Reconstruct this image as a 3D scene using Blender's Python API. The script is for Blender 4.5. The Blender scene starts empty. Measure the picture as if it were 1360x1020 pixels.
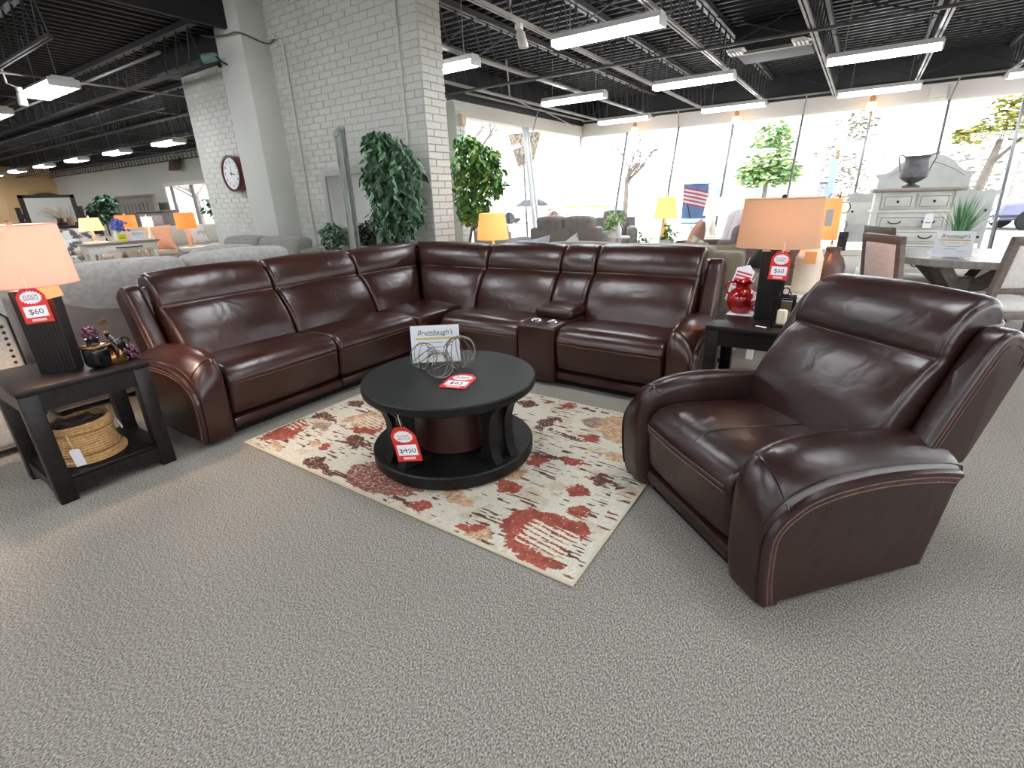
import bpy, bmesh, math, random
import numpy as np
from mathutils import Vector, Matrix, Euler, noise

S = bpy.context.scene
COL = S.collection
PI = math.pi
rnd = random.Random(7)

# ------------------------------------------------------------------ camera, sky, exposure
cam_d = bpy.data.cameras.new('camera')
cam_d.sensor_width = 36.0
cam_d.lens = 17.235
cam_d.clip_start = 0.05
cam_d.clip_end = 400
cam = bpy.data.objects.new('camera', cam_d)
COL.objects.link(cam)
cam.matrix_world = Matrix(((0.8304, -0.1746, 0.5291, 0), (0.5563, 0.3107, -0.7707, 0),
                           (-0.0298, 0.9343, 0.3552, 1.35), (0, 0, 0, 1)))
S.camera = cam

SKY = 3.0
LAMP_W = 0.45
FIX = 19.0
wd = bpy.data.worlds.new('overcast_sky')
S.world = wd
wd.use_nodes = True
bg = wd.node_tree.nodes['Background']
bg.inputs['Color'].default_value = (0.94, 0.975, 1.0, 1)
bg.inputs['Strength'].default_value = SKY
S.view_settings.view_transform = 'Standard'
S.view_settings.look = 'None'
S.view_settings.exposure = 1.15
S.view_settings.gamma = 1.0
S.view_settings.use_curve_mapping = False
S.cycles.max_bounces = 7
S.cycles.diffuse_bounces = 4
S.cycles.glossy_bounces = 3
S.cycles.transparent_max_bounces = 12
S.cycles.sample_clamp_indirect = 6.0
S.cycles.caustics_reflective = False
S.cycles.caustics_refractive = False


# ------------------------------------------------------------------ materials
def lin(c):
    return tuple((x / 255 / 12.92) if x / 255 <= .04045 else ((x / 255 + .055) / 1.055) ** 2.4 for x in c[:3]) + (1,)


def M(name, c, rough=.6, metal=0.0, c2=None, scale=12.0, detail=4, stretch=(1, 1, 1), bump=0.0, bscale=None,
      emit=None, estr=0.0, spec=.5, coat=0.0, trans=0.0, ramp=(.35, .65), bdist=.004, sheen=0.0):
    m = bpy.data.materials.new(name)
    m.use_nodes = True
    nt = m.node_tree
    b = nt.nodes['Principled BSDF']
    b.inputs['Base Color'].default_value = lin(c)
    b.inputs['Roughness'].default_value = rough
    b.inputs['Metallic'].default_value = metal
    b.inputs['Specular IOR Level'].default_value = spec
    b.inputs['Coat Weight'].default_value = coat
    b.inputs['Sheen Weight'].default_value = sheen
    tc = mp = None
    if c2 is not None or bump:
        tc = nt.nodes.new('ShaderNodeTexCoord')
        mp = nt.nodes.new('ShaderNodeMapping')
        mp.inputs['Scale'].default_value = stretch
        nt.links.new(tc.outputs['Object'], mp.inputs['Vector'])
    if c2 is not None:
        n = nt.nodes.new('ShaderNodeTexNoise')
        n.inputs['Scale'].default_value = scale
        n.inputs['Detail'].default_value = detail
        nt.links.new(mp.outputs['Vector'], n.inputs['Vector'])
        r = nt.nodes.new('ShaderNodeValToRGB')
        r.color_ramp.elements[0].position, r.color_ramp.elements[1].position = ramp
        r.color_ramp.elements[0].color = lin(c)
        r.color_ramp.elements[1].color = lin(c2)
        nt.links.new(n.outputs['Fac'], r.inputs['Fac'])
        nt.links.new(r.outputs['Color'], b.inputs['Base Color'])
    if bump:
        n2 = nt.nodes.new('ShaderNodeTexNoise')
        n2.inputs['Scale'].default_value = bscale or scale
        n2.inputs['Detail'].default_value = 5
        nt.links.new(mp.outputs['Vector'], n2.inputs['Vector'])
        bp = nt.nodes.new('ShaderNodeBump')
        bp.inputs['Strength'].default_value = bump
        bp.inputs['Distance'].default_value = bdist
        nt.links.new(n2.outputs['Fac'], bp.inputs['Height'])
        nt.links.new(bp.outputs['Normal'], b.inputs['Normal'])
    if emit:
        b.inputs['Emission Color'].default_value = lin(emit)
        b.inputs['Emission Strength'].default_value = estr
    if trans:
        out = nt.nodes['Material Output']
        t = nt.nodes.new('ShaderNodeBsdfTranslucent')
        t.inputs['Color'].default_value = lin(c)
        mx = nt.nodes.new('ShaderNodeMixShader')
        mx.inputs['Fac'].default_value = trans
        nt.links.new(b.outputs[0], mx.inputs[1])
        nt.links.new(t.outputs[0], mx.inputs[2])
        nt.links.new(mx.outputs[0], out.inputs['Surface'])
    return m


def glass_mat(name, tint=(1, 1, 1), fres=.012):
    m = bpy.data.materials.new(name)
    m.use_nodes = True
    nt = m.node_tree
    nt.nodes.clear()
    out = nt.nodes.new('ShaderNodeOutputMaterial')
    tr = nt.nodes.new('ShaderNodeBsdfTransparent')
    tr.inputs['Color'].default_value = (*tint, 1)
    gl = nt.nodes.new('ShaderNodeBsdfGlossy')
    gl.inputs['Roughness'].default_value = .02
    lw = nt.nodes.new('ShaderNodeLayerWeight')
    lw.inputs['Blend'].default_value = .5
    pw = nt.nodes.new('ShaderNodeMath')
    pw.operation = 'POWER'
    pw.inputs[1].default_value = 5
    nt.links.new(lw.outputs['Facing'], pw.inputs[0])
    fr = nt.nodes.new('ShaderNodeMath')
    fr.operation = 'MULTIPLY_ADD'
    fr.inputs[1].default_value = .3
    fr.inputs[2].default_value = fres
    nt.links.new(pw.outputs[0], fr.inputs[0])
    mx = nt.nodes.new('ShaderNodeMixShader')
    nt.links.new(fr.outputs[0], mx.inputs[0])
    nt.links.new(tr.outputs[0], mx.inputs[1])
    nt.links.new(gl.outputs[0], mx.inputs[2])
    nt.links.new(mx.outputs[0], out.inputs['Surface'])
    return m


def leather(name, a, b_, rough=.33):
    m = M(name, a, rough=rough, c2=b_, scale=3.5, detail=3, bump=.0)
    nt = m.node_tree
    b = nt.nodes['Principled BSDF']
    tc = nt.nodes.new('ShaderNodeTexCoord')
    n1 = nt.nodes.new('ShaderNodeTexNoise')
    n1.inputs['Scale'].default_value = 7.0
    n1.inputs['Detail'].default_value = 2
    n1.inputs['Distortion'].default_value = .8
    v = nt.nodes.new('ShaderNodeTexVoronoi')
    v.inputs['Scale'].default_value = 260
    for n in (n1, v):
        nt.links.new(tc.outputs['Object'], n.inputs['Vector'])
    b1 = nt.nodes.new('ShaderNodeBump')
    b1.inputs['Strength'].default_value = .22
    b1.inputs['Distance'].default_value = .02
    b2 = nt.nodes.new('ShaderNodeBump')
    b2.inputs['Strength'].default_value = .12
    b2.inputs['Distance'].default_value = .001
    nt.links.new(n1.outputs['Fac'], b1.inputs['Height'])
    nt.links.new(v.outputs['Distance'], b2.inputs['Height'])
    nt.links.new(b1.outputs['Normal'], b2.inputs['Normal'])
    nt.links.new(b2.outputs['Normal'], b.inputs['Normal'])
    b.inputs['Specular IOR Level'].default_value = .55
    return m


def carpet_mat():
    m = M('grey_loop_carpet', (108, 104, 97), rough=.95, spec=.1)
    nt = m.node_tree
    b = nt.nodes['Principled BSDF']
    tc = nt.nodes.new('ShaderNodeTexCoord')
    n1 = nt.nodes.new('ShaderNodeTexNoise')
    n1.inputs['Scale'].default_value = 215
    n1.inputs['Detail'].default_value = 3
    n1.inputs['Roughness'].default_value = .7
    n2 = nt.nodes.new('ShaderNodeTexNoise')
    n2.inputs['Scale'].default_value = 1.3
    mp = nt.nodes.new('ShaderNodeMapping')
    mp.inputs['Scale'].default_value = (1, .6, 1)
    mp.inputs['Rotation'].default_value = (0, 0, .6)
    nt.links.new(tc.outputs['Object'], mp.inputs['Vector'])
    nt.links.new(mp.outputs['Vector'], n1.inputs['Vector'])
    nt.links.new(tc.outputs['Object'], n2.inputs['Vector'])
    r = nt.nodes.new('ShaderNodeValToRGB')
    e = r.color_ramp.elements
    e[0].position, e[1].position = .37, .64
    e[0].color, e[1].color = lin((92, 88, 82)), lin((190, 184, 174))
    e2 = e.new(.5)
    e2.color = lin((140, 135, 127))
    nt.links.new(n1.outputs['Fac'], r.inputs['Fac'])
    nt.links.new(r.outputs['Color'], b.inputs['Base Color'])
    bp = nt.nodes.new('ShaderNodeBump')
    bp.inputs['Strength'].default_value = .7
    bp.inputs['Distance'].default_value = .006
    nt.links.new(n1.outputs['Fac'], bp.inputs['Height'])
    nt.links.new(bp.outputs['Normal'], b.inputs['Normal'])
    return m


# ------------------------------------------------------------------ mesh helpers
class MB:
    def __init__(s, xf=None):
        s.v, s.f, s.m, s.xf = [], [], [], xf

    def add(s, vs, fs, mi=0):
        o = len(s.v)
        if s.xf is not None:
            vs = [s.xf(*p) for p in vs]
        s.v.extend(tuple(p) for p in vs)
        for f in fs:
            s.f.append(tuple(i + o for i in f))
            s.m.append(mi)
        return s

    def box(s, lo, hi, mi=0, rot=None, piv=None):
        (a, b, c), (d, e, f) = lo, hi
        vs = [Vector(p) for p in ((a, b, c), (d, b, c), (d, e, c), (a, e, c), (a, b, f), (d, b, f), (d, e, f), (a, e, f))]
        if rot is not None:
            pv = Vector(piv) if piv else (Vector(lo) + Vector(hi)) / 2
            vs = [rot @ (p - pv) + pv for p in vs]
        return s.add(vs, [(0, 3, 2, 1), (4, 5, 6, 7), (0, 1, 5, 4), (1, 2, 6, 5), (2, 3, 7, 6), (3, 0, 4, 7)], mi)

    def rbox(s, lo, hi, r=.02, n=3, mid=5, puff=(0, 0, 0), mi=0, warp=None):
        """rounded box; puff = outward bulge of the x, y, z faces"""
        lo, hi = Vector(lo), Vector(hi)
        c, h = (lo + hi) / 2, (hi - lo) / 2
        r = min(r, *(x * .999 for x in h))

        def ticks(hh):
            t = [-hh + r * (1 - math.cos(k / n * PI / 2)) * 1.0 for k in range(n)]
            m_ = [-(hh - r) + 2 * (hh - r) * k / mid for k in range(mid + 1)]
            return t + m_ + [-x for x in reversed(t)]
        T = [ticks(x) for x in h]
        vs, fs, idx = [], [], {}

        def vid(p):
            k = (round(p[0], 6), round(p[1], 6), round(p[2], 6))
            if k not in idx:
                q = Vector(p)
                inn = Vector([max(-(h[i] - r), min(h[i] - r, q[i])) for i in range(3)])
                d = q - inn
                w = inn + d.normalized() * r if d.length > 1e-9 else q
                for i in range(3):
                    if puff[i]:
                        j, l = (i + 1) % 3, (i + 2) % 3
                        g = max(0, 1 - (w[j] / h[j]) ** 2) ** .7 * max(0, 1 - (w[l] / h[l]) ** 2) ** .7
                        w[i] += puff[i] * g * (w[i] / h[i])
                w = w + c
                if warp:
                    w = Vector(warp(w))
                idx[k] = len(vs)
                vs.append(w)
            return idx[k]
        for ax in range(3):
            j, l = (ax + 1) % 3, (ax + 2) % 3
            for sg in (-1, 1):
                for a in range(len(T[j]) - 1):
                    for b in range(len(T[l]) - 1):
                        q = []
                        for (aa, bb) in ((a, b), (a + 1, b), (a + 1, b + 1), (a, b + 1)):
                            p = [0, 0, 0]
                            p[ax], p[j], p[l] = sg * h[ax], T[j][aa], T[l][bb]
                            q.append(vid(p))
                        if len(set(q)) == 4:
                            fs.append(tuple(q) if sg > 0 else tuple(reversed(q)))
        return s.add(vs, fs, mi)

    def tube(s, pts, r, seg=6, closed=False, mi=0):
        pts = [Vector(p) for p in pts]
        n = len(pts)
        rs = r if isinstance(r, (list, tuple)) else [r] * n
        vs, fs = [], []
        up = None
        for i, p in enumerate(pts):
            a = pts[(i - 1) % n] if (closed or i > 0) else p
            b = pts[(i + 1) % n] if (closed or i < n - 1) else p
            t = (b - a)
            t = t.normalized() if t.length > 1e-9 else Vector((0, 0, 1))
            if up is None:
                up = Vector((0, 0, 1)) if abs(t.z) < .9 else Vector((1, 0, 0))
            x = t.cross(up)
            if x.length < 1e-6:
                x = t.orthogonal()
            x.normalize()
            y = x.cross(t)
            up = y
            for k in range(seg):
                an = 2 * PI * k / seg
                vs.append(p + (x * math.cos(an) + y * math.sin(an)) * rs[i])
        for i in range(n if closed else n - 1):
            for k in range(seg):
                a, b = i * seg + k, i * seg + (k + 1) % seg
                c, d = ((i + 1) % n) * seg + (k + 1) % seg, ((i + 1) % n) * seg + k
                fs.append((a, b, c, d))
        if not closed:
            fs.append(tuple(reversed(range(seg))))
            fs.append(tuple((n - 1) * seg + k for k in range(seg)))
        return s.add(vs, fs, mi)

    def lathe(s, prof, c=(0, 0, 0), seg=24, sx=1, sy=1, cap=True, mi=0, rz=0, fn=None):
        vs, fs = [], []
        for (r, z) in prof:
            for k in range(seg):
                a = 2 * PI * k / seg + rz
                p = (c[0] + r * math.cos(a) * sx, c[1] + r * math.sin(a) * sy, c[2] + z)
                vs.append(fn(p, a) if fn else p)
        for i in range(len(prof) - 1):
            for k in range(seg):
                fs.append((i * seg + k, i * seg + (k + 1) % seg, (i + 1) * seg + (k + 1) % seg, (i + 1) * seg + k))
        if cap:
            if prof[0][0] > 1e-4:
                fs.append(tuple(reversed(range(seg))))
            if prof[-1][0] > 1e-4:
                fs.append(tuple((len(prof) - 1) * seg + k for k in range(seg)))
        return s.add(vs, fs, mi)

    def prism(s, poly, lo, hi, ax='y', mi=0):
        """poly in the plane normal to ax; ax y: (x,z), x: (y,z), z: (x,y)"""
        def P(a, b, t):
            return {'y': (a, t, b), 'x': (t, a, b), 'z': (a, b, t)}[ax]
        n = len(poly)
        ar = sum(poly[i][0] * poly[(i + 1) % n][1] - poly[(i + 1) % n][0] * poly[i][1] for i in range(n))
        if ar < 0:
            poly = poly[::-1]
        vs = [P(a, b, lo) for a, b in poly] + [P(a, b, hi) for a, b in poly]
        sd = [(i, (i + 1) % n, n + (i + 1) % n, n + i) for i in range(n)]
        fs = sd + [tuple(reversed(range(n))), tuple(range(n, 2 * n))]
        if ax == 'y':
            fs = [tuple(reversed(f)) for f in fs]
        return s.add(vs, fs, mi)

    def loft(s, rings, mi=0, cap=True):
        n = len(rings[0])
        vs = [p for r in rings for p in r]
        fs = []
        for i in range(len(rings) - 1):
            for k in range(n):
                fs.append((i * n + k, i * n + (k + 1) % n, (i + 1) * n + (k + 1) % n, (i + 1) * n + k))
        if cap:
            fs.append(tuple(reversed(range(n))))
            fs.append(tuple((len(rings) - 1) * n + k for k in range(n)))
        return s.add(vs, fs, mi)

    def extr(s, prof, u0, u1, r=.04, n=4, mid=4, puff=0.0, mi=0, uend=None, ustart=None):
        """closed (v,z) profile swept along u with rounded ends"""
        nrm = normals(prof)
        st = []
        for k in range(n + 1):
            a = k / n * PI / 2
            st.append((u0 + r * (1 - math.cos(a)), r * (1 - math.sin(a))))
        for k in range(1, mid):
            st.append((u0 + r + (u1 - u0 - 2 * r) * k / mid, None))
        for k in range(n, -1, -1):
            a = k / n * PI / 2
            st.append((u1 - r * (1 - math.cos(a)), r * (1 - math.sin(a))))
        rings = []
        for (u, ins) in st:
            sN = (u - u0) / (u1 - u0)
            d = -puff * math.sin(PI * sN) if ins is None else ins - puff * math.sin(PI * sN)
            ring = []
            for (v, z), (nv, nz) in zip(prof, nrm):
                uu = u
                if uend:
                    uu = u0 + sN * (uend(v) - u0)
                if ustart:
                    uu = u1 - (1 - sN) * (u1 - ustart(v))
                ring.append((uu, v - nv * d, z - nz * d))
            rings.append(ring)
        return s.loft(rings, mi)

    def ball(s, c, r, seg=12, rings=8, mi=0):
        if not isinstance(r, (tuple, list)):
            r = (r, r, r)
        vs, fs = [], []
        for i in range(rings + 1):
            t = PI * i / rings
            for k in range(seg):
                a = 2 * PI * k / seg
                vs.append((c[0] + r[0] * math.sin(t) * math.cos(a), c[1] + r[1] * math.sin(t) * math.sin(a), c[2] - r[2] * math.cos(t)))
        for i in range(rings):
            for k in range(seg):
                fs.append((i * seg + k, i * seg + (k + 1) % seg, (i + 1) * seg + (k + 1) % seg, (i + 1) * seg + k))
        return s.add(vs, fs, mi)

    def build(s, name, mats, parent=None, smooth=40):
        me = bpy.data.meshes.new(name)
        me.from_pydata(s.v, [], s.f)
        for m in (mats if isinstance(mats, (list, tuple)) else [mats]):
            me.materials.append(m)
        if max(s.m, default=0):
            me.polygons.foreach_set('material_index', s.m)
        bm = bmesh.new()
        bm.from_mesh(me)
        bmesh.ops.remove_doubles(bm, verts=bm.verts, dist=1e-5)
        bmesh.ops.recalc_face_normals(bm, faces=bm.faces)
        bm.to_mesh(me)
        bm.free()
        if smooth:
            me.polygons.foreach_set('use_smooth', [True] * len(me.polygons))
            me.set_sharp_from_angle(angle=math.radians(smooth))
        me.update()
        o = bpy.data.objects.new(name, me)
        COL.objects.link(o)
        if parent is not None:
            o.parent = parent
        return o


def normals(prof):
    n = len(prof)
    ar = sum(prof[i][0] * prof[(i + 1) % n][1] - prof[(i + 1) % n][0] * prof[i][1] for i in range(n))
    sg = 1 if ar > 0 else -1
    out = []
    for i in range(n):
        a, b = prof[i - 1], prof[(i + 1) % n]
        dx, dz = b[0] - a[0], b[1] - a[1]
        l = math.hypot(dx, dz) or 1
        out.append((sg * dz / l, -sg * dx / l))
    return out


def smooth_poly(pts, sub=4, closed=True):
    n = len(pts)
    out = []
    for i in range(n if closed else n - 1):
        p = [pts[(i + k) % n] if closed else pts[max(0, min(n - 1, i + k))] for k in (-1, 0, 1, 2)]
        for j in range(sub):
            t = j / sub
            out.append(tuple(.5 * (2 * p[1][d] + (p[2][d] - p[0][d]) * t + (2 * p[0][d] - 5 * p[1][d] + 4 * p[2][d] - p[3][d]) * t * t
                                   + (-p[0][d] + 3 * p[1][d] - 3 * p[2][d] + p[3][d]) * t ** 3) for d in range(len(pts[0]))))
    if not closed:
        out.append(tuple(pts[-1]))
    return out


def tag(o, label, cat, group=None, kind=None):
    o['label'] = label
    o['category'] = cat
    if group:
        o['group'] = group
    if kind:
        o['kind'] = kind
    return o


def thing(name, label, cat, loc=(0, 0, 0), rz=0.0, group=None):
    o = bpy.data.objects.new(name, None)
    o.empty_display_size = .1
    COL.objects.link(o)
    o.location = loc
    o.rotation_euler = (0, 0, rz)
    return tag(o, label, cat, group)


def copy_tree(o, parent=None):
    c = o.copy()
    COL.objects.link(c)
    if parent is not None:
        c.parent = parent
    for ch in o.children:
        copy_tree(ch, c)
    return c


def structure(o):
    o['kind'] = 'structure'
    return o


def words(txt, size, loc, rot, mat, parent, name='lettering', align='CENTER', ext=.0004, shear=0):
    c = bpy.data.curves.new(name, 'FONT')
    c.body = txt
    c.size = size
    c.align_x = align
    c.align_y = 'CENTER'
    c.extrude = ext
    c.shear = shear
    c.materials.append(mat)
    tmp = bpy.data.objects.new(name, c)
    COL.objects.link(tmp)
    dg = bpy.context.evaluated_depsgraph_get()
    dg.update()
    me = bpy.data.meshes.new_from_object(tmp.evaluated_get(dg), depsgraph=dg)
    bpy.data.objects.remove(tmp)
    bpy.data.curves.remove(c)
    o = bpy.data.objects.new(name, me)
    COL.objects.link(o)
    o.location = loc
    o.rotation_euler = rot
    o.parent = parent
    return o


def light(name, loc, power, color, radius, parent=None):
    d = bpy.data.lights.new(name, 'POINT')
    d.energy = power
    d.color = color
    d.shadow_soft_size = radius
    o = bpy.data.objects.new(name, d)
    COL.objects.link(o)
    o.location = loc
    if parent is not None:
        o.parent = parent
    return o


# palette
carpet = carpet_mat()
white_paint = M('painted_white_brick', (196, 196, 188), .6, c2=(206, 206, 199), scale=3, bump=.25, bscale=40)
mortar = M('painted_mortar', (194, 194, 186), .7)
plaster = M('pale_plaster', (205, 205, 197), .7, c2=(210, 210, 203), scale=2)
cream_wall = M('cream_wall', (212, 210, 200), .75)
warm_lit_tan_wall = M('warm_lit_tan_wall', (228, 190, 138), .75)  # tan wall, with its warm lighting put into the colour
black_deck = M('black_painted_deck', (13, 13, 15), .6, c2=(18, 18, 20), scale=2)
black_steel = M('dark_painted_steel', (44, 44, 46), .55)
grey_steel = M('pale_grey_steel', (132, 127, 121), .5)
mid_steel = M('mid_grey_steel', (74, 72, 71), .5)
conduit_m = M('conduit_metal', (168, 165, 158), .4, metal=.4)
header_m = M('window_header_paint', (206, 198, 190), .6)
alu = M('brushed_aluminium', (190, 194, 198), .35, metal=.7)
pane_m = glass_mat('window_glass')
tube_m = M('lit_diffuser', (250, 250, 250), .5, emit=(246, 250, 255), estr=FIX)
fixture_m = M('white_enamel', (225, 224, 220), .4)
LEA = leather('dark_brown_leather', (45, 21, 16), (56, 29, 22), .29)
LEA2 = leather('dark_plum_brown_leather', (38, 19, 16), (47, 25, 21), .30)
stitch_m = M('tan_stitching', (112, 82, 74), .8)
dark_gap = M('black_feet_and_gap_shade', (14, 12, 12), .9)  # black for feet and piping, also stands for shade under the seats
espresso = M('espresso_wood', (18, 14, 14), .36, spec=.3, c2=(32, 26, 25), scale=5, stretch=(1, 14, 8), bump=.15, bscale=9)
black_wood = M('black_stained_wood', (12, 12, 12), .42, spec=.28, c2=(27, 27, 27), scale=6, stretch=(14, 1.2, 14), bump=.15, bscale=9)
black_gloss = M('black_glossy_ceramic', (8, 8, 10), .2)
chrome = M('chrome', (210, 210, 210), .12, metal=1)
iron = M('black_iron', (26, 25, 25), .45, metal=.5)
white_card = M('white_card', (244, 243, 247), .8, spec=.2)
red_card = M('red_card', (214, 48, 44), .5)
ink = M('dark_ink', (52, 50, 54), .7)
pink_ink = M('dusky_red_ink', (150, 70, 72), .7)
yellow_ink = M('ochre_band', (226, 190, 110), .7)
white_fab = M('white_linen', (224, 219, 213), .9, c2=(210, 205, 200), scale=40)
# ------------------------------------------------------------------ room shell
YF, XL, ZD = 13.7, -6.8, 3.68        # front glass line, left glass line, roof deck
f_ = MB()
f_.box((-38, -8, -.1), (12, 5.1, 0))
f_.box((-38, 5.1, -.1), (-10.0, 10.5, 0))
f_.box((-6.75, 5.1, -.1), (12, 13.75, 0))
structure(f_.build('floor', carpet, smooth=0))

# --- partition of painted brick with the square column
CW, BW = .083, .262                   # course height and brick pitch
wp = MB()
wp.box((-10.0, 4.91, 0), (-4.50, 5.28, 4.4))
wall_p = structure(wp.build('wall_partition', mortar, smooth=0))


def brick_mesh(nm, l, d, h):
    m = MB()
    c = .004
    m.add([(0, 0, 0), (l, 0, 0), (l, 0, h), (0, 0, h), (c, -d, c), (l - c, -d, c), (l - c, -d, h - c), (c, -d, h - c)],
          [(4, 5, 6, 7), (0, 1, 5, 4), (1, 2, 6, 5), (2, 3, 7, 6), (3, 0, 4, 7)])
    o = m.build(nm, white_paint, smooth=0)
    me = o.data
    bpy.data.objects.remove(o)
    return me


full = brick_mesh('brick', BW - .006, .010, CW - .007)
half = brick_mesh('brick', BW / 2 - .006, .010, CW - .007)
nb = 0


def put_brick(me, loc, rz, parent):
    o = bpy.data.objects.new('brick', me)
    COL.objects.link(o)
    o.location = loc
    o.rotation_euler = (rnd.uniform(-.006, .006), 0, rz)
    o.parent = parent


# end face of the partition (faces +X): one and a half bricks in each course
for k in range(7, 52):
    z = k * CW
    y = 4.90
    order = (half, full) if k % 2 else (full, half)
    for me in order:
        l = BW if me is full else BW / 2
        put_brick(me, (-4.495 + rnd.uniform(-.003, .003), y + .002, z), PI / 2, wall_p)
        y += l
rest = MB()
cand = []
for k in range(0, 52):
    z = k * CW
    x = -4.497
    first = True
    while x > -9.98:
        l = BW / 2 if (first and k % 2 == 0) else BW
        first = False
        x0 = max(x - l, -9.99)
        if not (x0 > -8.02 and x0 + l < -7.25):
            cand.append((x0, z, x - x0))
        x = x0
cand.sort(key=lambda c: (c[1] < .72, c[0] < -7.2, (c[0] + 4.5) ** 2 + (c[1] - 1.9) ** 2))
for i, (x0, z, l) in enumerate(cand):
    if i < 220 and abs(l - BW) < 1e-6:
        put_brick(full, (x0 + .004, 4.912 + rnd.uniform(-.003, .003), z), 0, wall_p)
    else:
        d = .010 + rnd.uniform(0, .003)
        a, b, c = x0 + .004, x0 + l - .004, .004
        rest.add([(a, 4.912, z), (b, 4.912, z), (b, 4.912, z + CW - .009), (a, 4.912, z + CW - .009),
                  (a + c, 4.912 - d, z + c), (b - c, 4.912 - d, z + c), (b - c, 4.912 - d, z + CW - .013), (a + c, 4.912 - d, z + CW - .013)],
                 [(4, 5, 6, 7), (0, 1, 5, 4), (1, 2, 6, 5), (2, 3, 7, 6), (3, 0, 4, 7)])
ro = rest.build('brick_field', white_paint, wall_p, smooth=0)
ro['kind'] = 'stuff'

cm = MB()
cm.rbox((-7.97, 4.5, 0), (-7.32, 4.93, 4.4), .012, 1, 1)
structure(cm.build('wall_column', plaster))
bm_ = MB()
bm_.box((-10.2, 4.55, 3.42), (-7.98, 5.2, ZD + .4))
structure(bm_.build('trim_1', black_deck, smooth=0))

# --- solid walls
def wall(name, lo, hi, m=cream_wall):
    return structure(MB().box(lo, hi).build(name, m, smooth=0))


wall('wall_back', (-38, -8.15, 0), (12, -8, 3.7))
wall('wall_far', (-38.15, -8, 0), (-38, 10.6, 3.7), warm_lit_tan_wall)
wall('wall_return', (-10.15, 5.28, 0), (-10.0, 10.65, 3.7))
wall('wall_pier', (-6.95, 5.28, 0), (-6.8, 8.05, 3.7), white_paint)
# back wall of the far room, with the window cut out
wb = MB()
WX0, WX1, WZ0, WZ1 = -24.75, -16.0, .45, 2.30
wb.box((-38, 10.5, 0), (WX0, 10.65, 3.45))
wb.box((WX1, 10.5, 0), (-10.15, 10.65, 3.45))
wb.box((WX0, 10.5, WZ1), (WX1, 10.65, 3.45))
wb.box((WX0, 10.5, 0), (WX1, 10.65, WZ0))
structure(wb.build('wall_left', cream_wall, smooth=0))
structure(MB().box((-38, 10.45, 3.4), (-10.15, 10.65, 4.0)).build('trim_2', black_deck, smooth=0))
pil = MB()
pil.box((-6.80, 8.03, 0), (-6.62, 8.33, 3.05))
po = structure(pil.build('wall_pilaster', mortar, smooth=0))
for k in range(8, 36):
    y = 8.035
    for me in ((half, half) if k % 2 else (full,)):
        put_brick(me, (-6.615, y, k * CW), PI / 2, po)
        y += BW if me is full else BW / 2
bx_ = MB()
bx_.rbox((-6.63, 8.12, 2.66), (-6.52, 8.26, 2.86), .01, 2, 1)
tag(bx_.build('junction_box', M('tan_box', (206, 186, 158), .5), smooth=30), 'small tan electrical box on the white brick edge beside the left glass', 'electrical box')


# --- far-room window
def pane(name, pts, parent, m=pane_m):
    a = [Vector(p) for p in pts]
    n = (a[1] - a[0]).cross(a[2] - a[0]).normalized() * .004
    mb = MB()
    mb.add([p - n for p in a] + [p + n for p in a], [(0, 3, 2, 1), (4, 5, 6, 7), (0, 1, 5, 4), (1, 2, 6, 5), (2, 3, 7, 6), (3, 0, 4, 7)])
    return mb.build(name, m, parent, smooth=0)


w3 = MB()
w3.box((WX0, 10.4, WZ1 - .08), (WX1, 10.6, WZ1 + .06))
w3.box((WX0, 10.4, WZ0 - .05), (WX1, 10.6, WZ0 + .06))
w3.box((WX0 - .08, 10.42, WZ0), (WX0 + .08, 10.6, WZ1))
w3.box((WX1 - .1, 10.4, WZ0), (WX1 + .05, 10.6, WZ1))
win3 = structure(w3.build('window_3', M('white_window_frame', (226, 224, 218), .5), smooth=0))
xs = [WX0 + .12, -24.3, -22.55, -20.95, -19.3, -17.6, WX1 - .1]
for a, b in zip(xs[:-1], xs[1:]):
    pane('pane', [(a, 10.52, WZ0), (b, 10.52, WZ0), (b, 10.52, WZ1), (a, 10.52, WZ1)], win3)
for x in xs[1:-1]:
    MB().box((x - .035, 10.46, WZ0), (x + .035, 10.56, WZ1)).build('mullion', mid_steel, win3, smooth=0)

# --- canted shop-front glass: leans outward towards the top
HZ, SZ = 2.86, .12
CF, CL = .30, .125                    # lean of the front and left glazing


def fy(z): return YF - CF * (HZ - z)
def lx(z): return XL + CL * (HZ - z)


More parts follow.
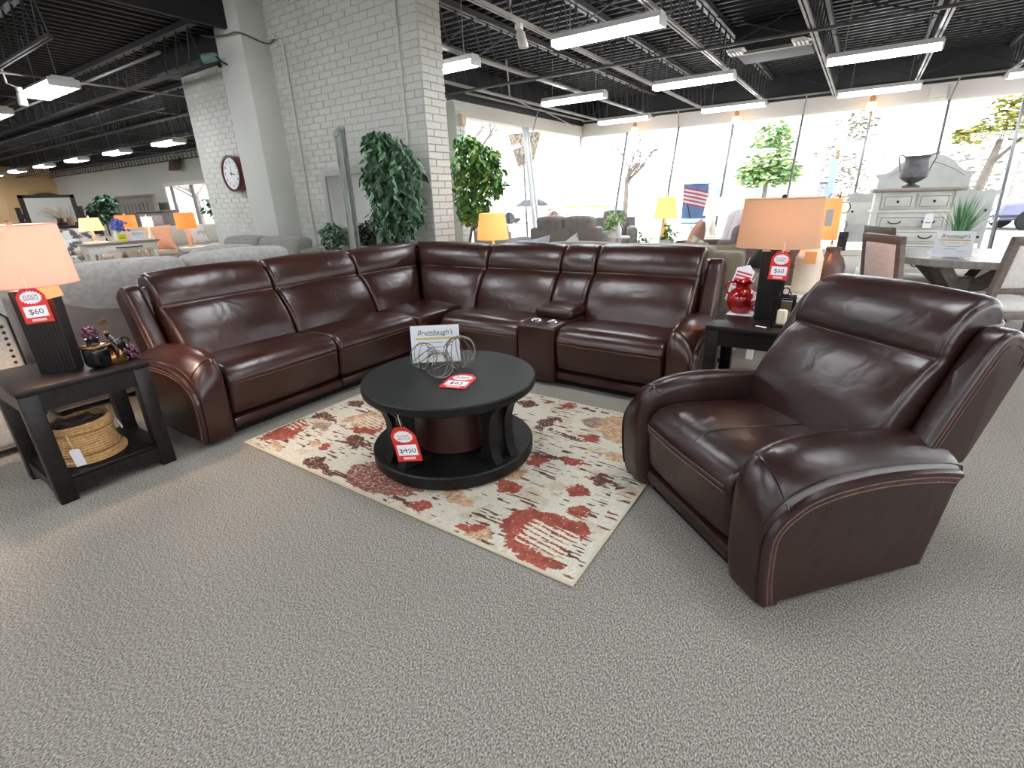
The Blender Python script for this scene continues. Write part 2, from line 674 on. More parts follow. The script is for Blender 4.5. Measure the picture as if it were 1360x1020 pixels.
hd = MB()
hd.box((XL - .05, YF - .02, HZ), (12, YF + .25, 3.17))
hd2 = MB().box((XL - .05, YF - .1, 3.17), (12, YF + .3, 4.0))
window1 = structure(hd.build('window_1', header_m, smooth=0))
structure(hd2.build('trim_3', black_deck, smooth=0))
fx = [XL, -5.46, -4.12, -2.84, -1.42, -.17, 1.05, 2.12, 3.4, 4.7, 6.0, 7.3, 8.6, 9.9, 12]
for i, (a, b) in enumerate(zip(fx[:-1], fx[1:])):
    ab = [lx(SZ), lx(HZ)] if i == 0 else [a, a]
    pane('pane', [(ab[0], fy(SZ), SZ), (b, fy(SZ), SZ), (b, fy(HZ), HZ), (ab[1], fy(HZ), HZ)], window1)
mw = M('pale_mullion', (104, 106, 108), .4, metal=.3)
for x in fx[1:-1]:
    m = MB()
    for (dx, w) in ((0, .021),):
        m.add([(x - w, fy(SZ) - .03, SZ), (x + w, fy(SZ) - .03, SZ), (x + w, fy(SZ) + .03, SZ), (x - w, fy(SZ) + .03, SZ),
               (x - w, fy(HZ) - .03, HZ), (x + w, fy(HZ) - .03, HZ), (x + w, fy(HZ) + .03, HZ), (x - w, fy(HZ) + .03, HZ)],
              [(0, 3, 2, 1), (4, 5, 6, 7), (0, 1, 5, 4), (1, 2, 6, 5), (2, 3, 7, 6), (3, 0, 4, 7)])
    m.build('mullion', mw, window1, smooth=0)
structure(MB().box((-6.5, fy(0) - .1, 0), (12, fy(0) + .12, SZ)).build('baseboard_front', header_m, smooth=0))

h3 = MB()
h3.box((XL - .22, 8.2, HZ), (XL + .02, YF + .05, 3.12))
window2 = structure(h3.build('window_2', header_m, smooth=0))
structure(MB().box((XL - .25, 5.2, 3.12), (XL + .06, YF + .1, 4.0)).build('trim_4', black_deck, smooth=0))
ly = [8.3, 10.76, YF]
for i, (a, b) in enumerate(zip(ly[:-1], ly[1:])):
    bb = [fy(SZ), fy(HZ)] if i == 1 else [b, b]
    pane('pane', [(lx(SZ), a, SZ), (lx(SZ), bb[0], SZ), (lx(HZ), bb[1], HZ), (lx(HZ), a, HZ)], window2)
for y, y2, w in ((10.72, 10.72, .035), (10.86, 10.86, .018), (fy(SZ), fy(HZ), .045)):
    m = MB()
    m.add([(lx(SZ) - .04, y - w, SZ), (lx(SZ) + .04, y - w, SZ), (lx(SZ) + .04, y + w, SZ), (lx(SZ) - .04, y + w, SZ),
           (lx(HZ) - .04, y2 - w, HZ), (lx(HZ) + .04, y2 - w, HZ), (lx(HZ) + .04, y2 + w, HZ), (lx(HZ) - .04, y2 + w, HZ)],
          [(0, 3, 2, 1), (4, 5, 6, 7), (0, 1, 5, 4), (1, 2, 6, 5), (2, 3, 7, 6), (3, 0, 4, 7)])
    m.build('mullion', alu, window2, smooth=0)
structure(MB().box((lx(0) - .12, 8.3, 0), (lx(0) + .1, 12.9, SZ)).build('baseboard_left', header_m, smooth=0))

# right-hand shop-front, beyond the picture's right edge
h4 = MB()
h4.box((12, -8, HZ), (12.2, YF, 3.7))
h4.box((12, -8, 0), (12.2, YF, .3))
for y in np.arange(-8, 13.8, 1.8):
    h4.box((12, y - .05, .3), (12.1, y + .05, HZ))
win4 = structure(h4.build('window_4', header_m, smooth=0))
for y in np.arange(-8, 13.0, 1.8):
    pane('pane', [(12.05, y + .05, .3), (12.05, y + 1.75, .3), (12.05, y + 1.75, HZ), (12.05, y + .05, HZ)], win4)

# --- roof deck: ribbed steel, real ribs
def deck(mb, x0, x1, y0, y1, along, pitch=.19, d=.075):
    lo, hi = (y0, y1) if along == 'x' else (x0, x1)
    t = lo
    pr = []
    while t < hi:
        pr += [(t, 0), (t + .055, 0), (t + .07, d), (t + .175, d)]
        t += pitch
    vs, fs = [], []
    for (q, z) in pr:
        if along == 'x':
            vs += [(x0, q, ZD + z), (x1, q, ZD + z)]
        else:
            vs += [(q, y0, ZD + z), (q, y1, ZD + z)]
    for i in range(len(pr) - 1):
        fs.append((2 * i, 2 * i + 1, 2 * i + 3, 2 * i + 2))
    mb.add(vs, fs)


dk = MB()
deck(dk, -4.6, 12.2, -8, 5.1, 'x')
deck(dk, -6.9, 12.2, 5.1, 14, 'x')
deck(dk, -38.2, -7.65, -8, 4.6, 'y')
deck(dk, -38.2, -10.0, 4.6, 10.7, 'y')
dk.add([(-7.65, -8, 4.4), (-4.6, -8, 4.4), (-4.6, 5, 4.4), (-7.65, 5, 4.4)], [(0, 1, 2, 3)])
ceil = structure(dk.build('ceiling', black_deck, smooth=0))
structure(MB().box((-7.68, -8, ZD - .06), (-7.6, 4.55, 4.4)).build('trim_5', black_deck, smooth=0))
structure(MB().box((-4.62, -8, ZD - .06), (-4.55, 4.9, 4.4)).build('trim_6', black_deck, smooth=0))
roof = MB()
roof.box((-4.6, -8, ZD + .1), (12.3, 5.1, ZD + .3))
roof.box((-7.65, -8, 4.42), (-4.6, 5.3, 4.6))
roof.box((-6.9, 5.1, ZD + .1), (12.3, 14, ZD + .3))
roof.box((-38.2, -8, ZD + .1), (-7.65, 4.6, ZD + .3))
roof.box((-38.2, 4.6, ZD + .1), (-10, 10.8, ZD + .3))
roof.build('roof_slab', black_deck, ceil, smooth=0)

# open-web joists
ZB = 3.15


def rod_mesh(nm, a, b, r, m):
    o = MB().tube([a, b], r, 5).build(nm, m, smooth=60)
    me = o.data
    bpy.data.objects.remove(o)
    return me


wr_a = rod_mesh('web_rod', (0, 0, ZB + .02), (0, .17, ZD - .05), .009, black_steel)
wr_b = rod_mesh('web_rod', (0, .17, ZD - .05), (0, .34, ZB + .02), .009, black_steel)


def joist(x, y0, y1, ya, yb, m_bot, along='y', z=ZB, rods=True):
    m = MB()
    for s_ in (-1, 1):
        if along == 'y':
            m.box((x + s_ * .022 - .013, y0, z - .016), (x + s_ * .022 + .013, y1, z + .016))
        else:
            m.box((y0, x + s_ * .022 - .013, z - .016), (y1, x + s_ * .022 + .013, z + .016))
    j = m.build('joist', m_bot, ceil, smooth=0)
    t = MB()
    if along == 'y':
        t.box((x - .06, y0, ZD - .075), (x - .012, y1, ZD - .005))
        t.box((x + .012, y0, ZD - .075), (x + .06, y1, ZD - .005))
    else:
        t.box((y0, x - .05, ZD - .075), (y1, x + .05, ZD - .005))
    t.build('top_chord', black_steel if along == 'x' else mid_steel, j, smooth=0)
    y = ya
    far = MB()
    while y < yb:
        if rods:
            for me in (wr_a, wr_b):
                o = bpy.data.objects.new('web_rod', me)
                COL.objects.link(o)
                o.location = (x, y, 0) if along == 'y' else (y, x, 0)
                if along == 'x':
                    o.rotation_euler = (0, 0, -PI / 2)
                o.parent = j
        else:
            P = (lambda a, c: (x, a, c)) if along == 'y' else (lambda a, c: (a, x, c))
            far.tube([P(y, z), P(y + .17, ZD - .05), P(y + .34, z)], .009, 4)
        y += .34
    if far.v:
        far.build('web', black_steel, j)['kind'] = 'stuff'


for x in (-4.75, -3.46, -2.16, -.87, .44, 1.75):
    joist(x, -7.9 if x > -4.5 else 5.32, 13.6, 4.2 if x > -4.5 else 5.4, 13.3, grey_steel)
for x in (3.05, 4.35, 5.65, 6.95, 8.25, 9.55, 10.85, -6.0):
    joist(x, -7.9 if x > -5 else 5.2, 13.6, 6, 13.3, grey_steel, rods=False)
for y in (-.6, 1.0, 2.5, 4.1):
    joist(y, -37.9, -7.7, -14.5, -8.0, black_steel, along='x', rods=y in (2.5, 4.1))
    mm = MB()
    q = -37.5
    while q < -14.6:
        mm.tube([(q, y, ZB), (q + .3, y, ZD - .05), (q + .6, y, ZB)], .01, 4)
        q += .6
    mm.build('web', black_steel, ceil)['kind'] = 'stuff'
for y in (5.7, 7.3, 8.9, 10.3):
    joist(y, -37.9, -10.05, -37.5, -10.3, black_steel, along='x', rods=False)

# bridging between joists: crossed rods and long flat runs
xsj = [-6.0, -4.75, -3.46, -2.16, -.87, .44, 1.75, 3.05]
for y in (4.3, 6.3, 8.4, 10.5, 12.4):
    for a, b in zip(xsj[:-1], xsj[1:]):
        if a < -6.5 or (a < -4.5 and y < 5.3):
            continue
        for (z0, z1) in ((ZB, ZD - .06), (ZD - .06, ZB)):
            MB().tube([(a, y, z0), (b, y + .02, z1)], .009, 5).build('bridging_rod', black_steel, ceil)
for (p, q, r, m) in (((-6.6, 7.75, 3.12), (3.2, 7.95, 3.12), .02, mid_steel), ((-6.6, 13.35, 3.2), (12, 13.35, 3.2), .022, grey_steel),
                     ((-6.55, 8.3, 3.22), (-6.55, 13.4, 3.22), .025, grey_steel), ((-6.55, 10.7, 3.22), (-6.15, 9.2, 3.22), .016, grey_steel),
                     ((-6.15, 9.2, 3.22), (-5.6, 8.3, 3.6), .016, grey_steel), ((-6.4, 10.75, 3.2), (-6.45, 12.6, 3.0), .012, grey_steel),
                     ((-37, 3.6, 3.2), (-7.7, 3.6, 3.2), .02, mid_steel), ((-10.1, -1, 3.16), (-10.1, 5.6, 3.16), .016, grey_steel),
                     ((-12.9, -1, 3.3), (-12.9, 7, 3.3), .02, mid_steel), ((-17, -1, 3.3), (-17, 10, 3.3), .02, mid_steel),
                     ((-22, -1, 3.3), (-22, 10, 3.3), .02, mid_steel), ((-37, 5.0, 3.1), (-11, 5.0, 3.1), .02, mid_steel)):
    MB().tube([p, q], r, 6).build('conduit', m, ceil)
# drops to the shop-front
for x in (-4.12, -1.42, 1.05):
    MB().tube([(x + .05, 13.38, 3.2), (x, YF - .03, HZ)], .014, 6).build('hanger_rod', grey_steel, window1)
MB().tube([(-6.45, 10.8, 3.2), (-6.66, 10.78, HZ - .3)], .012, 6).build('hanger_rod', grey_steel, window2)
jb = MB().rbox((.72, 13.56, 2.92), (.98, 13.69, 3.12), .01, 2, 1)
tag(jb.build('junction_box', header_m), 'beige box fixed to the front window header', 'electrical box')

# duct between two joists near the glass
dt = thing('air_duct', 'dark square air duct hung under the black deck', 'duct', (-1.5, 9.4, 3.25))
MB().rbox((-.5, -.35, .02), (.5, .55, .36), .02, 2, 1).build('duct_body', black_deck, dt)
MB().box((-.53, -.38, -.02), (.53, -.3, .02)).build('flange', grey_steel, dt, smooth=0)
for sx in (-.42, .42):
    g = MB()
    for k in range(4):
        g.box((sx - .1 + k * .05, -.62, -.03), (sx - .07 + k * .05, -.42, 0))
    g.box((sx - .12, -.64, 0), (sx + .12, -.4, .02))
    g.build('slotted_bracket', fixture_m, dt, smooth=0)

# ceiling lights ------------------------------------------------------------
def fixture(wid, L=1.25):
    t = thing('ceiling_light', '', 'light')
    h = MB()
    h.add([(-L / 2, -wid * .32, .085), (L / 2, -wid * .32, .085), (L / 2, wid * .32, .085), (-L / 2, wid * .32, .085),
           (-L / 2, -wid / 2, .02), (L / 2, -wid / 2, .02), (L / 2, wid / 2, .02), (-L / 2, wid / 2, .02)],
          [(0, 1, 2, 3), (0, 4, 5, 1), (1, 5, 6, 2), (2, 6, 7, 3), (3, 7, 4, 0), (4, 7, 6, 5)])
    h.build('housing', fixture_m, t, smooth=0)
    d = MB()
    d.rbox((-L / 2 + .012, -wid / 2 + .004, -.042), (L / 2 - .012, wid / 2 - .004, .019), .02, 2, 1)
    d.build('diffuser', tube_m, t)
    for s_ in (-1, 1):
        MB().rbox((s_ * L / 2 - .012, -wid / 2, -.046), (s_ * L / 2 + .012, wid / 2, .06), .008, 1, 1).build('end_cap', fixture_m, t)
        MB().tube([(s_ * L * .35, 0, .085), (s_ * L * .35, 0, ZD - 2.95)], .006, 5).build('hanger', grey_steel, t)
    return t


narrow, wide = fixture(.2), fixture(.36)
fix_list = []
ord_ = ['first', 'second', 'third', 'fourth', 'fifth', 'sixth', 'seventh', 'eighth']
rows_r = [(5.86, (-5.05, -2.64), 'in the row nearest the sofa'), (9.15, (-4.72, -2.59, -.13), 'in the middle row over the glass side'),
          (12.4, (-5.05, -2.62, -.12, 2.25), 'in the row against the front glass')]
for y, xs_, wds in rows_r:
    for i, x in enumerate(xs_):
        fix_list.append((narrow, x, y, 'long white ceiling light %s, %s from the left' % (wds, ord_[i])))
for i, x in enumerate((-12.3, -15.7, -19.1, -22.5, -25.9, -29.3, -32.7, -36.0)):
    fix_list.append((wide, x, 7.0, 'wide white ceiling light in the far-room row along the back wall, %s from the column' % ord_[i]))
for i, x in enumerate((-9.95, -13.1)):
    fix_list.append((wide, x, 3.03, 'wide white ceiling light nearest the camera on the left, %s from the column' % ord_[i]))
hid = 'ceiling light added outside the picture to light the room'  # unseen fixtures, added only to light the room
for y in (2.5, -.9, -4.3):
    for x in (-2.62, -.12, 2.3, 4.75, 7.2):
        fix_list.append((narrow, x, y, hid))
for y in (5.86, 9.15):
    for x in (2.3, 4.75, 7.2):
        fix_list.append((narrow, x, y, hid))
for y in (-1, -5):
    for x in (-13.1, -16.5, -20, -26, -32):
        fix_list.append((wide, x, y, hid))
for y in (-4.0, -1.2, 1.6):
    fix_list.append((wide, -6.1, y, hid))  # added out of view to brighten the long brick wall
used = set()
for src, x, y, lab in fix_list:
    o = copy_tree(src) if src in used else src
    used.add(src)
    o.location = (x, y, 4.05 if x == -6.1 else 2.99)
    o['label'] = lab
    o['group'] = 'added ceiling lights out of the picture' if lab == hid else ('long ceiling lights' if src is narrow else 'wide ceiling lights of the far room')

# warm globe bulbs on the front header
warm = M('warm_bulb', (255, 214, 150), .4, emit=(255, 200, 120), estr=4)
for i, (x, where) in enumerate(((-5.16, 'left'), (-2.74, 'middle'), (-.19, 'right'))):
    t = thing('globe_bulb', 'glowing warm globe bulb on the front window header, %s of the three' % where, 'light', (x, 13.42, 2.86), 0, 'globe bulbs')
    MB().ball((0, 0, 0), .09, 14, 10).build('globe', warm, t)
    MB().lathe([(.05, .07), (.05, .16), (.03, .18)], seg=12).build('socket', M('amber_socket', (176, 120, 60), .4), t)
    MB().tube([(0, 0, .17), (0, .1, .3)], .008, 5).build('stem', grey_steel, t)
# ------------------------------------------------------------------ leather sectional and recliner
BACK = smooth_poly([(.50, .36), (.495, .45), (.535, .56), (.592, .65), (.642, .71), (.684, .742), (.692, .756), (.692, .775), (.702, .82), (.728, .872), (.768, .920),
                    (.815, .948), (.87, .957), (.93, .93), (.955, .87), (.95, .72), (.90, .50), (.84, .36)], 3)
SEAT = smooth_poly([(.80, .36), (.62, .415), (.45, .432), (.30, .447), (.16, .458), (.07, .452), (.015, .42), (-.012, .375), (-.012, .352), (-.004, .31),
                    (.004, .22), (.014, .165), (.035, .143), (.08, .138), (.3, .138), (.8, .138)], 3)
RAIL = [(.03, .058), (.018, .066), (.012, .09), (.02, .118), (.05, .128), (.5, .128), (.9, .128), (.9, .058)]
ARM_I = smooth_poly([(.0, .03), (-.018, .12), (-.028, .25), (-.03, .40), (-.005, .49), (.05, .545), (.16, .572), (.32, .574), (.5, .555), (.66, .53), (.77, .50),
                     (.81, .44), (.80, .25), (.76, .03)], 4, False)
ARM_O = smooth_poly([(.0, .03), (-.018, .12), (-.028, .25), (-.022, .32), (.01, .375), (.06, .415), (.13, .448), (.25, .468), (.42, .47), (.6, .452), (.74, .425),
                     (.785, .395), (.77, .25), (.73, .03)], 4, False)
WING = smooth_poly([(.60, .40), (.66, .52), (.735, .68), (.80, .81), (.84, .868), (.885, .885), (.935, .875), (1.0, .83), (1.01, .78), (.96, .64), (.90, .48),
                    (.865, .40), (.83, .385), (.70, .385)], 3)


def lerp2(a, b, t):
    return [(p[0] + (q[0] - p[0]) * t, p[1] + (q[1] - p[1]) * t) for p, q in zip(a, b)]


def inset(prof, d):
    return [(p[0] - n[0] * d, p[1] - n[1] * d) for p, n in zip(prof, normals(prof))]


def arm_normals(prof):
    nr = normals(prof)
    nr[0] = (-1.0, 0.0)
    nr[-1] = (1.0, 0.0)
    return nr


def arm_inset(prof, d):
    return [(p[0] - n[0] * d, p[1] - n[1] * d) for p, n in zip(prof, arm_normals(prof))]


def make_arm(xf, u_in, u_out, parent, lea):
    """arm pad lofted from the inner crest to the lower outer edge, with stitched outer band"""
    w = u_out - u_in
    rings = []
    N = 12
    for k in range(N + 1):
        s = k / N
        u = u_in + w * (s if s < .9 else s)
        p = lerp2(ARM_I, ARM_O, s ** 2.4)
        r = .055
        e = min(s, 1 - s) * abs(w)
        ins = 0
        if s < .5 and e < r:
            ins = r - math.sqrt(max(0, r * r - (r - e) ** 2))
        if s >= .5 and e < .022:
            ins = .022 - math.sqrt(max(0, .022 ** 2 - (.022 - e) ** 2))
        rings.append([(u, v, z) for v, z in arm_inset(p, ins)])
    a = MB(xf).loft(rings).build('arm', lea, parent)
    sgn = 1 if w > 0 else -1
    coarse = ARM_O[::4] + [ARM_O[-1]]
    pp = [p for p in arm_inset(ARM_O, .036)][::4]
    pp = [(max(p[0], -.02), max(p[1], .032)) for p in pp] + [(ARM_O[-1][0] - .02, .032)]
    ua, ub = sorted((u_out - sgn * .03, u_out + sgn * .002))
    pm = MB(xf)
    vs_ = [(ua, v, z) for v, z in pp] + [(ub, v, z) for v, z in pp]
    n_ = len(pp)
    pm.add(vs_, [(i, (i + 1) % n_, n_ + (i + 1) % n_, n_ + i) for i in range(n_)] + [tuple(reversed(range(n_))), tuple(range(n_, 2 * n_))])
    pm.build('side_panel', lea, a, smooth=30)
    # outer band: a proud strip following the edge from the back over the front to the floor
    n = len(ARM_O)
    i0 = min(range(n), key=lambda i: abs(ARM_O[i][0] - .785) + abs(ARM_O[i][1] - .395))
    seq = [ARM_O[i] for i in range(0, i0 + 1)]
    nr = arm_normals(ARM_O)
    nseq = [nr[i] for i in range(0, i0 + 1)]
    sg = 1 if w > 0 else -1
    o0, o1 = u_out - sg * .006, u_out + sg * .010

    def off(d, u):
        return [(u, p[0] - q[0] * d, p[1] - q[1] * d) for p, q in zip(seq, nseq)]
    A, B, C, D = off(.004, o0), off(.010, o1), off(.066, o1), off(.074, o0)
    m = MB(xf)
    L = len(seq)
    vs = A + B + C + D
    fs = []
    for i in range(L - 1):
        for a_, b_ in ((0, 1), (1, 2), (2, 3)):
            fs.append((a_ * L + i, a_ * L + i + 1, b_ * L + i + 1, b_ * L + i))
    fs += [(0, L, 2 * L, 3 * L), tuple(reversed((L - 1, 2 * L - 1, 3 * L - 1, 4 * L - 1)))]
    m.add(vs, fs)
    band = m.build('arm_band', lea, parent)
    st = MB(xf)
    st.tube(off(.028, o1), .0022, 4)
    st.tube(off(.046, o1), .0022, 4)
    # saddle stitches across the band
    q = off(.028, o1)
    q2 = off(.046, o1)
    dist = 0
    for i in range(L - 1):
        a1, b1 = Vector(q[i]), Vector(q[i + 1])
        a2, b2 = Vector(q2[i]), Vector(q2[i + 1])
        k = max(1, int((b1 - a1).length / .012))
        for j in range(k):
            t = j / k
            p1, p2 = a1.lerp(b1, t), a2.lerp(b2, min(1, t + .5 / k))
            st.tube([p1, p2], .0013, 3)
    st.build('stitching', stitch_m, band)
    pip = [(u_in + w * .93, p[0], p[1] + .002) for p in arm_inset(lerp2(ARM_I, ARM_O, .93 ** 2.4), -.002)[2:i0 + 1]]
    MB(xf).tube(pip, .003, 4).build('piping', lea, a)
    # cross seam on the top of the pad, where front panel meets top
    k = min(range(len(ARM_I) // 2), key=lambda i: abs(ARM_I[i][0] - .03) + abs(ARM_I[i][1] - .535))
    ring = []
    for kk in range(N + 1):
        s = kk / N
        p = rings[kk][k]
        ring.append((p[0], p[1] - .001, p[2] + .002))
    MB(xf).tube(ring, .003, 4).build('seam', lea, a)
    return a


def seat(xf, u0, u1, parent, lea, dz=0.0):
    sx = MB(xf)
    sx.extr([(v, z + dz) for v, z in SEAT], u0 + .004, u1 - .004, .03, 4, 6, .008)
    s = sx.build('seat_cushion', lea, parent)
    st = MB(xf)
    for z in (.372, .348):
        st.tube([(u0 + .03 + (u1 - u0 - .06) * k / 8, -.0165 - .008 * math.sin(PI * k / 8), z) for k in range(9)], .002, 4)
    st.build('stitching', stitch_m, s)
    MB(xf).tube([(u0 + .035 + (u1 - u0 - .07) * k / 8, -.014 - .008 * math.sin(PI * k / 8), .361) for k in range(9)], .004, 5).build('piping', lea, s)
    rl = MB(xf).extr(RAIL, u0 + .002, u1 - .002, .012, 2, 2)
    rl.build('base_rail', lea, parent)
    return s


def back(xf, u0, u1, parent, lea, uend=None, ustart=None, name='back_cushion', dv=0.0, dz=0.0, puff=.014, seamc=None):
    P = [(v + dv, z + dz) for v, z in BACK]
    b = MB(xf).extr(P, u0 + .003, u1 - .003, .034, 4, 6, puff, uend=uend, ustart=ustart).build(name, lea, parent)
    c = min(range(len(P) // 2), key=lambda i: abs(P[i][1] - dz - .752) - P[i][0] * .2)
    cv, cz = P[c]
    st = MB(xf)
    pts = []
    ue = uend(cv) if uend else u1
    us = ustart(cv) if ustart else u0
    for k in range(11):
        pts.append((us + .04 + (ue - us - .08) * k / 10, cv - .004 - puff * math.sin(PI * k / 10), cz - .005))
    st.tube(pts, .0026, 4)
    st.build('stitching', seamc or stitch_m, b)
    return b


def wing(xf, u0, u1, parent, lea):
    w = MB(xf).extr(WING, min(u0, u1), max(u0, u1), .022, 4, 1).build('wing_panel', lea, parent)
    st = MB(xf)
    uo = u1 + (.001 if u1 > u0 else -.001)
    for d in (.026, .046):
        p = inset(WING, d)
        st.tube([(uo, v, z) for v, z in p[2:26]], .002, 4)
    st.build('stitching', stitch_m, w)
    return w


sec = thing('sectional_sofa', 'large dark brown leather L-shaped reclining sectional sofa with console around the patterned rug', 'sofa', (-3.4, 3.4, 0))
ox, oy = -3.4, 3.4


def xl(u, v, z):            # left run: seats face +X
    return (-2.98 - v - ox, u - oy, z)


def xr(u, v, z):            # right run: seats face -Y
    return (u - ox, 3.03 + v - oy, z)


YW, XW = 2.94, -2.80        # where the corner wedge begins
# left run
make_arm(xl, 1.315, 1.13, sec, LEA)
seat(xl, 1.315, 2.125, sec, LEA)
seat(xl, 2.125, YW, sec, LEA, -.004)
back(xl, 1.33, 2.14, sec, LEA)
back(xl, 2.14, 2.95, sec, LEA, dz=-.004)
wing(xl, 1.318, 1.215, sec, LEA)
# corner wedge
wd_ = MB()
wd_.rbox((-3.85 - ox, YW + .004 - oy, .13), (-2.955 - ox, 3.9 - oy, .425), .03, 3, 5, (0, 0, .012))
ws = wd_.build('wedge_seat', LEA, sec)
MB().tube([(-2.951 - ox, YW + .02 - oy, .352), (-2.951 - ox, 3.02 - oy, .352)], .003, 4).build('stitching', stitch_m, ws)
wb2 = MB()
wb2.box((-3.85 - ox, YW - oy, .058), (-2.98 - ox, 3.9 - oy, .128))
wb2.build('wedge_base', LEA, sec, smooth=0)
cl = lambda v: 3.03 + v - .012
cr = lambda v: -2.98 - v + .012
back(xl, 2.955, 3.9, sec, LEA, uend=cl, dz=-.012)
back(xr, -3.86, -2.81, sec, LEA, ustart=cr, dz=-.012, seamc=LEA)
# right run
seat(xr, XW, -2.015, sec, LEA, -.004)
back(xr, -2.80, -2.03, sec, LEA, dz=.0, seamc=LEA)
back(xr, -2.03, -1.71, sec, LEA, dz=.002, name='console_back', puff=.008, seamc=LEA)
seat(xr, -1.69, -.885, sec, LEA)
back(xr, -1.71, -.885, sec, LEA, dz=.012, seamc=LEA)
wing(xr, -.87, -.765, sec, LEA)
make_arm(xr, -.885, -.70, sec, LEA)
# console between the right seats
cs = MB(xr)
cs.rbox((-2.012, -.012, .035), (-1.695, .62, .462), .022, 3, 3)
con = cs.build('console', LEA, sec)
MB(xr).tube([(-1.712, -.006, .05), (-1.712, -.006, .44)], .0025, 4).build('stitching', stitch_m, con)
for du in (-.07, .07):
    cu = MB(xr)
    cu.lathe([(.046, .455), (.046, .470), (.040, .472), (.037, .462), (.036, .405), (.001, .402)], (-1.853 + du, .135, 0), 20)
    cu.build('cup_holder', chrome, con)
al = MB(xr)
al.rbox((-2.02, .255, .46), (-1.69, .64, .535), .03, 4, 5, (0, 0, .014))
lid = al.build('console_armrest', LEA, sec)
MB(xr).tube([(-2.015, .262, .492), (-1.695, .262, .492)], .003, 4).build('piping', LEA, lid)
# backs and skirts under the cushions (what the far side and the gaps show)
for (xf, a, b) in ((xl, 1.30, 3.9), (xr, -3.9, -.86)):
    MB(xf).rbox((a, .80, .05), (b, .985, .88), .03, 2, 2).build('back_frame', LEA, sec)
    MB(xf).box((a + .02, .09, .0), (b - .02, .93, .06)).build('underside_shade', dark_gap, sec, smooth=0)  # black block drawn as the shadow gap below the base rails

# recliner
rec = thing('recliner', 'single dark brown leather recliner armchair turned towards the coffee table at right', 'armchair', (-.42, 1.83, 0), math.atan2(-.656, .755))


def xn(u, v, z):
    return (u, v, z)


def xrb(u, v, z):          # back leans further at the top
    k = max(0, z - .42)
    return (u, v + .02 + k * .03, z)


make_arm(xn, .295, .485, rec, LEA2)
make_arm(xn, -.295, -.485, rec, LEA2)
seat(xn, -.292, .292, rec, LEA2)
back(xrb, -.335, .335, rec, LEA2, dz=.022, dv=.03, seamc=LEA2)
wing(xrb, .335, .425, rec, LEA2)
wing(xrb, -.335, -.425, rec, LEA2)
MB(xrb).rbox((-.335, .86, .30), (.335, 1.0, .90), .03, 3, 2).build('back_frame', LEA2, rec)
# edge piping of the back cushion, wrinkles gathered at its corners
BP = [(v + .03, z + .022) for v, z in BACK]
for sg in (-1, 1):
    MB(xrb).tube([(sg * .318, v - .006, z) for v, z in inset(BP, .012)[1:36]], .004, 5).build('piping', LEA2, rec)
top_ = sorted((p for p in SEAT if p[1] > .40 and 0 < p[0] < .64), key=lambda p: p[0])
MB().tube([(.03 + .02 * (v / .6), v, z + .0085) for v, z in top_], .0035, 5).build('piping', LEA2, rec)
MB().box((-.30, .06, 0), (.30, .72, .06)).build('underside_shade', dark_gap, rec, smooth=0)  # black block drawn as the shade beneath the recliner
